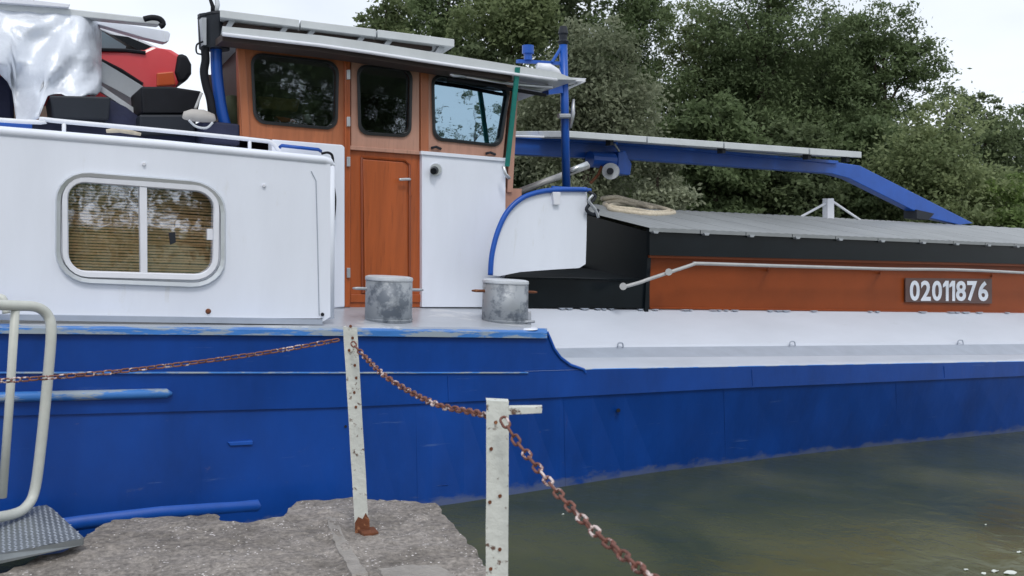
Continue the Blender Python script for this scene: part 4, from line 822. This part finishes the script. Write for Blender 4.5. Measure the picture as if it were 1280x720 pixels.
def crown_mesh(blobs, nleaf, size, aspect, m, flat=.0, gap=.35, seed=0):
    g = np.random.default_rng(seed); blobs = np.array(blobs); vol = (blobs[:, 3] * blobs[:, 4] * blobs[:, 5]) ** (2 / 3); pr_ = vol / vol.sum()
    nleaf = int(nleaf * 1.9); size *= .66; nb = max(60, nleaf // 75); bi = g.choice(len(blobs), nb, p=pr_); dirs = g.normal(size=(nb, 3)); dirs /= np.linalg.norm(dirs, axis=1)[:, None]
    rad = g.uniform(.35, 1.0, nb) ** .6; cc = blobs[bi, :3] + dirs * blobs[bi, 3:6] * rad[:, None]          # twig clusters
    bt = g.normal(.45, .20, len(blobs)); tone = np.clip(bt[bi] + g.normal(0, .12, nb), 0, 1); cs = g.uniform(.4, 1.15, nb) * blobs[bi, 3:6].mean(1) * .25
    li = g.integers(0, nb, nleaf); off = g.normal(size=(nleaf, 3)) * cs[li][:, None] * np.array([1, 1, .62 - flat * .3]); c = cc[li] + off
    nrm = g.normal(size=(nleaf, 3)) + np.array([0, -.3, .7]); nrm /= np.linalg.norm(nrm, axis=1)[:, None]
    t = np.cross(nrm, g.normal(size=(nleaf, 3))); t /= np.linalg.norm(t, axis=1)[:, None]; b = np.cross(nrm, t)
    s = size * g.uniform(.6, 1.35, nleaf)[:, None]
    v = np.stack([c - t * s, c + b * s * aspect, c + t * s, c - b * s * aspect], 1).reshape(-1, 3)
    me = bpy.data.meshes.new('crown'); me.vertices.add(len(v)); me.vertices.foreach_set('co', v.ravel()); n_ = nleaf
    me.loops.add(4 * n_); me.loops.foreach_set('vertex_index', np.arange(4 * n_, dtype=np.int32)); me.polygons.add(n_); me.polygons.foreach_set('loop_start', np.arange(0, 4 * n_, 4, dtype=np.int32))
    me.update(calc_edges=True); me.materials.append(m)
    a = me.attributes.new('tone', 'FLOAT', 'FACE'); a.data.foreach_set('value', np.clip(tone[li] + g.normal(0, .12, n_), 0, 1).astype(np.float32)); return me, cc
def tree(px, ytop, wpx, z, kind, label, nleaf=22000, size=.10, ybase=None, cat='tree', name='broadleaf_tree', flat=0., aspect=.55, group='trees on the far bank', lowfrac=.12, lobes=9, loc=None, h=None, wm=None, trunk=True):
    g = random.Random(int(px * 7 + ytop + z * 13))
    if loc is None:
        p = Pz(px, ytop, z); base = Vector((p.x, p.y, bankz(p.x, p.y))); H_ = p.z - base.z; Wd = wpx * z / FPX
    else: base = Vector(loc); H_ = h; Wd = wm
    t = thing(name, base, label, cat, group)
    blobs = []
    for k in range(lobes):
        f_ = lowfrac + (1 - lowfrac) * (k + .5) / lobes; taper = math.sin(math.pi * min(1, .22 + f_ * .70)) ** .7
        for q in range(3 if k < lobes - 1 else 1):
            a = g.uniform(0, 2 * math.pi); rr = g.uniform(.25, .62) * Wd / 2 * taper * (0 if k == lobes - 1 else 1)
            s = Wd * g.uniform(.20, .34) * (.6 + .4 * taper); zz = min(f_ * H_ + g.uniform(-.4, .4), H_ - s * .55)
            blobs.append((rr * math.cos(a), rr * math.sin(a), zz, s, s, s * .75))
    me, cc = crown_mesh(blobs, nleaf, size, aspect, LEAF[kind], flat, seed=int(px + 1000 + z * 3))
    o = bpy.data.objects.new('crown', me); COL.objects.link(o); o.parent = t
    if trunk:
        r0_ = max(.07, H_ * .02); pts = [Vector((0, 0, -.2)), Vector((.02 * H_ * g.uniform(-1, 1), .0, H_ * .3)), Vector((.03 * H_ * g.uniform(-1, 1), 0, H_ * .6)), Vector((0, 0, H_ * .8))]
        geo = [tube(pts, [r0_, r0_ * .8, r0_ * .5, r0_ * .15], 8)]
        for k in range(0, len(blobs), 2):
            bx_ = Vector(blobs[k][:3]); zz = max(.2 * H_, bx_.z - .18 * H_); geo.append(tube([Vector((0, 0, zz)), Vector((0, 0, zz)).lerp(bx_, .5) + Vector((0, 0, .03 * H_)), bx_], [r0_ * .38, r0_ * .25, r0_ * .08], 5))
        V, Fc = join(*geo); mt = bpy.data.meshes.new('trunk'); mt.from_pydata(V, [], Fc); mt.materials.append(BARK); ot = bpy.data.objects.new('trunk', mt); COL.objects.link(ot); ot.parent = t
    return t
tree(484, -12, 130, 21, 'olive', 'pale olive tree rising behind the left half of the wheelhouse roof', 16000, .085)
tree(565, -70, 210, 23, 'pine', 'dark tree above the middle of the wheelhouse roof', 26000, .09)
tree(655, -40, 190, 21, 'olive', 'olive green tree rising directly left of the mast', 24000, .09)
tree(742, 22, 225, 17.5, 'silver', 'silvery leaved tree spreading behind the mast and the boom', 32000, .075, lobes=8, lowfrac=.05)
tree(825, 165, 130, 16.8, 'silver', 'low silvery bush hanging below the blue boom beside the winch', 12000, .07, lobes=5, lowfrac=.0)
tree(715, -90, 210, 27, 'dark', 'tall dark tree at the back behind the mast', 22000, .11)
tree(790, -60, 150, 25, 'pine', 'dark conifer left of the middle gap in the treetops', 26000, .10, name='conifer', flat=.3, aspect=.4)
tree(872, 2, 150, 27, 'olive', 'conifer with an open top through which sky shows', 20000, .10, name='conifer', flat=.3, aspect=.4)
tree(965, -80, 240, 26, 'pine', 'tallest dense conifer in the row right of the middle', 34000, .10, name='conifer', flat=.3, aspect=.4)
tree(1040, 20, 130, 28, 'dark', 'narrow dark conifer between the tallest one and the rightmost one', 22000, .11, name='conifer', flat=.3, aspect=.4)
tree(1108, 12, 170, 25, 'pine', 'rightmost tall conifer with ragged top against white sky', 32000, .10, name='conifer', flat=.3, aspect=.4)
tree(1178, 134, 190, 20.5, 'olive', 'rounded bush in front of the rightmost tall conifer', 24000, .085, lobes=7, lowfrac=0., name='bush', cat='bush')
tree(1258, 215, 130, 19.5, 'bright', 'fresh green bush low at the right edge above the hatch covers', 14000, .08, lobes=5, lowfrac=0., name='bush', cat='bush')
for px, yt, w, z, k, lb in ((900, 120, 150, 22, 'pine', 'shaded shrubby tree below the open topped conifer'), (1000, 140, 150, 22.5, 'dark', 'dark undergrowth tree behind the bend of the blue boom'), (1085, 150, 120, 22.5, 'pine', 'undergrowth tree behind the sloping end of the boom'), (600, 60, 150, 20, 'dark', 'shaded tree hidden behind the wheelhouse roof'), (1235, 118, 130, 34, 'dark', 'distant dark tree at the right under the white sky'), (1305, 116, 150, 36, 'pine', 'distant tree at the far right edge'), (1185, 112, 120, 36, 'dark', 'distant tree beside the rightmost tall conifer')):
    tree(px, yt, w, z, k, lb, 15000, .11, lobes=7, lowfrac=0.)
tree(1020, 50, 190, 30, 'pine', 'conifer filling the gap behind the narrow dark conifer', 16000, .12, lobes=7, name='conifer')
tree(930, 30, 200, 31, 'dark', 'conifer behind the open topped one', 16000, .12, lobes=7, name='conifer')
# the wood behind closes the gaps low down
blobs = []
for x in np.arange(520, 1560, 26):
    for zz in range(4):
        p = Pz(x, 300, 31 + random.uniform(-1, 3)); blobs.append((p.x, p.y, 1.5 + zz * 1.25 * (1.0 if x < 1180 else .62) + random.uniform(-.4, .4), 1.3, 1.0, 1.0))
me, _ = crown_mesh(blobs, 60000, .15, .6, LEAF['dark'], seed=99)
o = bpy.data.objects.new('far_wood', me); COL.objects.link(o); tag(o, 'dark mass of woodland behind the trees of the far bank', 'woodland', kind='stuff')
# trees on the near side, seen only in the window panes
tree(0, 0, 0, 0, 'dark', 'tree behind the viewer, mirrored in the wheelhouse door pane', 12000, .16, loc=(10.0, -15, .2), h=11, wm=4.6, group='trees on the near side')
tree(1, 0, 0, 0, 'dark', 'tree behind the viewer, mirrored in the aft wheelhouse window', 12000, .16, loc=(6.8, -15, .2), h=11, wm=8, group='trees on the near side')
tree(2, 0, 0, 0, 'pine', 'low tree behind the viewer, mirrored in the forward wheelhouse window', 1100, .15, loc=(14.2, -15, .2), h=6.6, wm=4.2, group='trees on the near side')
tree(3, 0, 0, 0, 'pine', 'shrub behind the viewer, mirrored in the cabin window', 3600, .10, loc=(1.6, -13, .2), h=4.2, wm=6, lobes=5, group='trees on the near side')
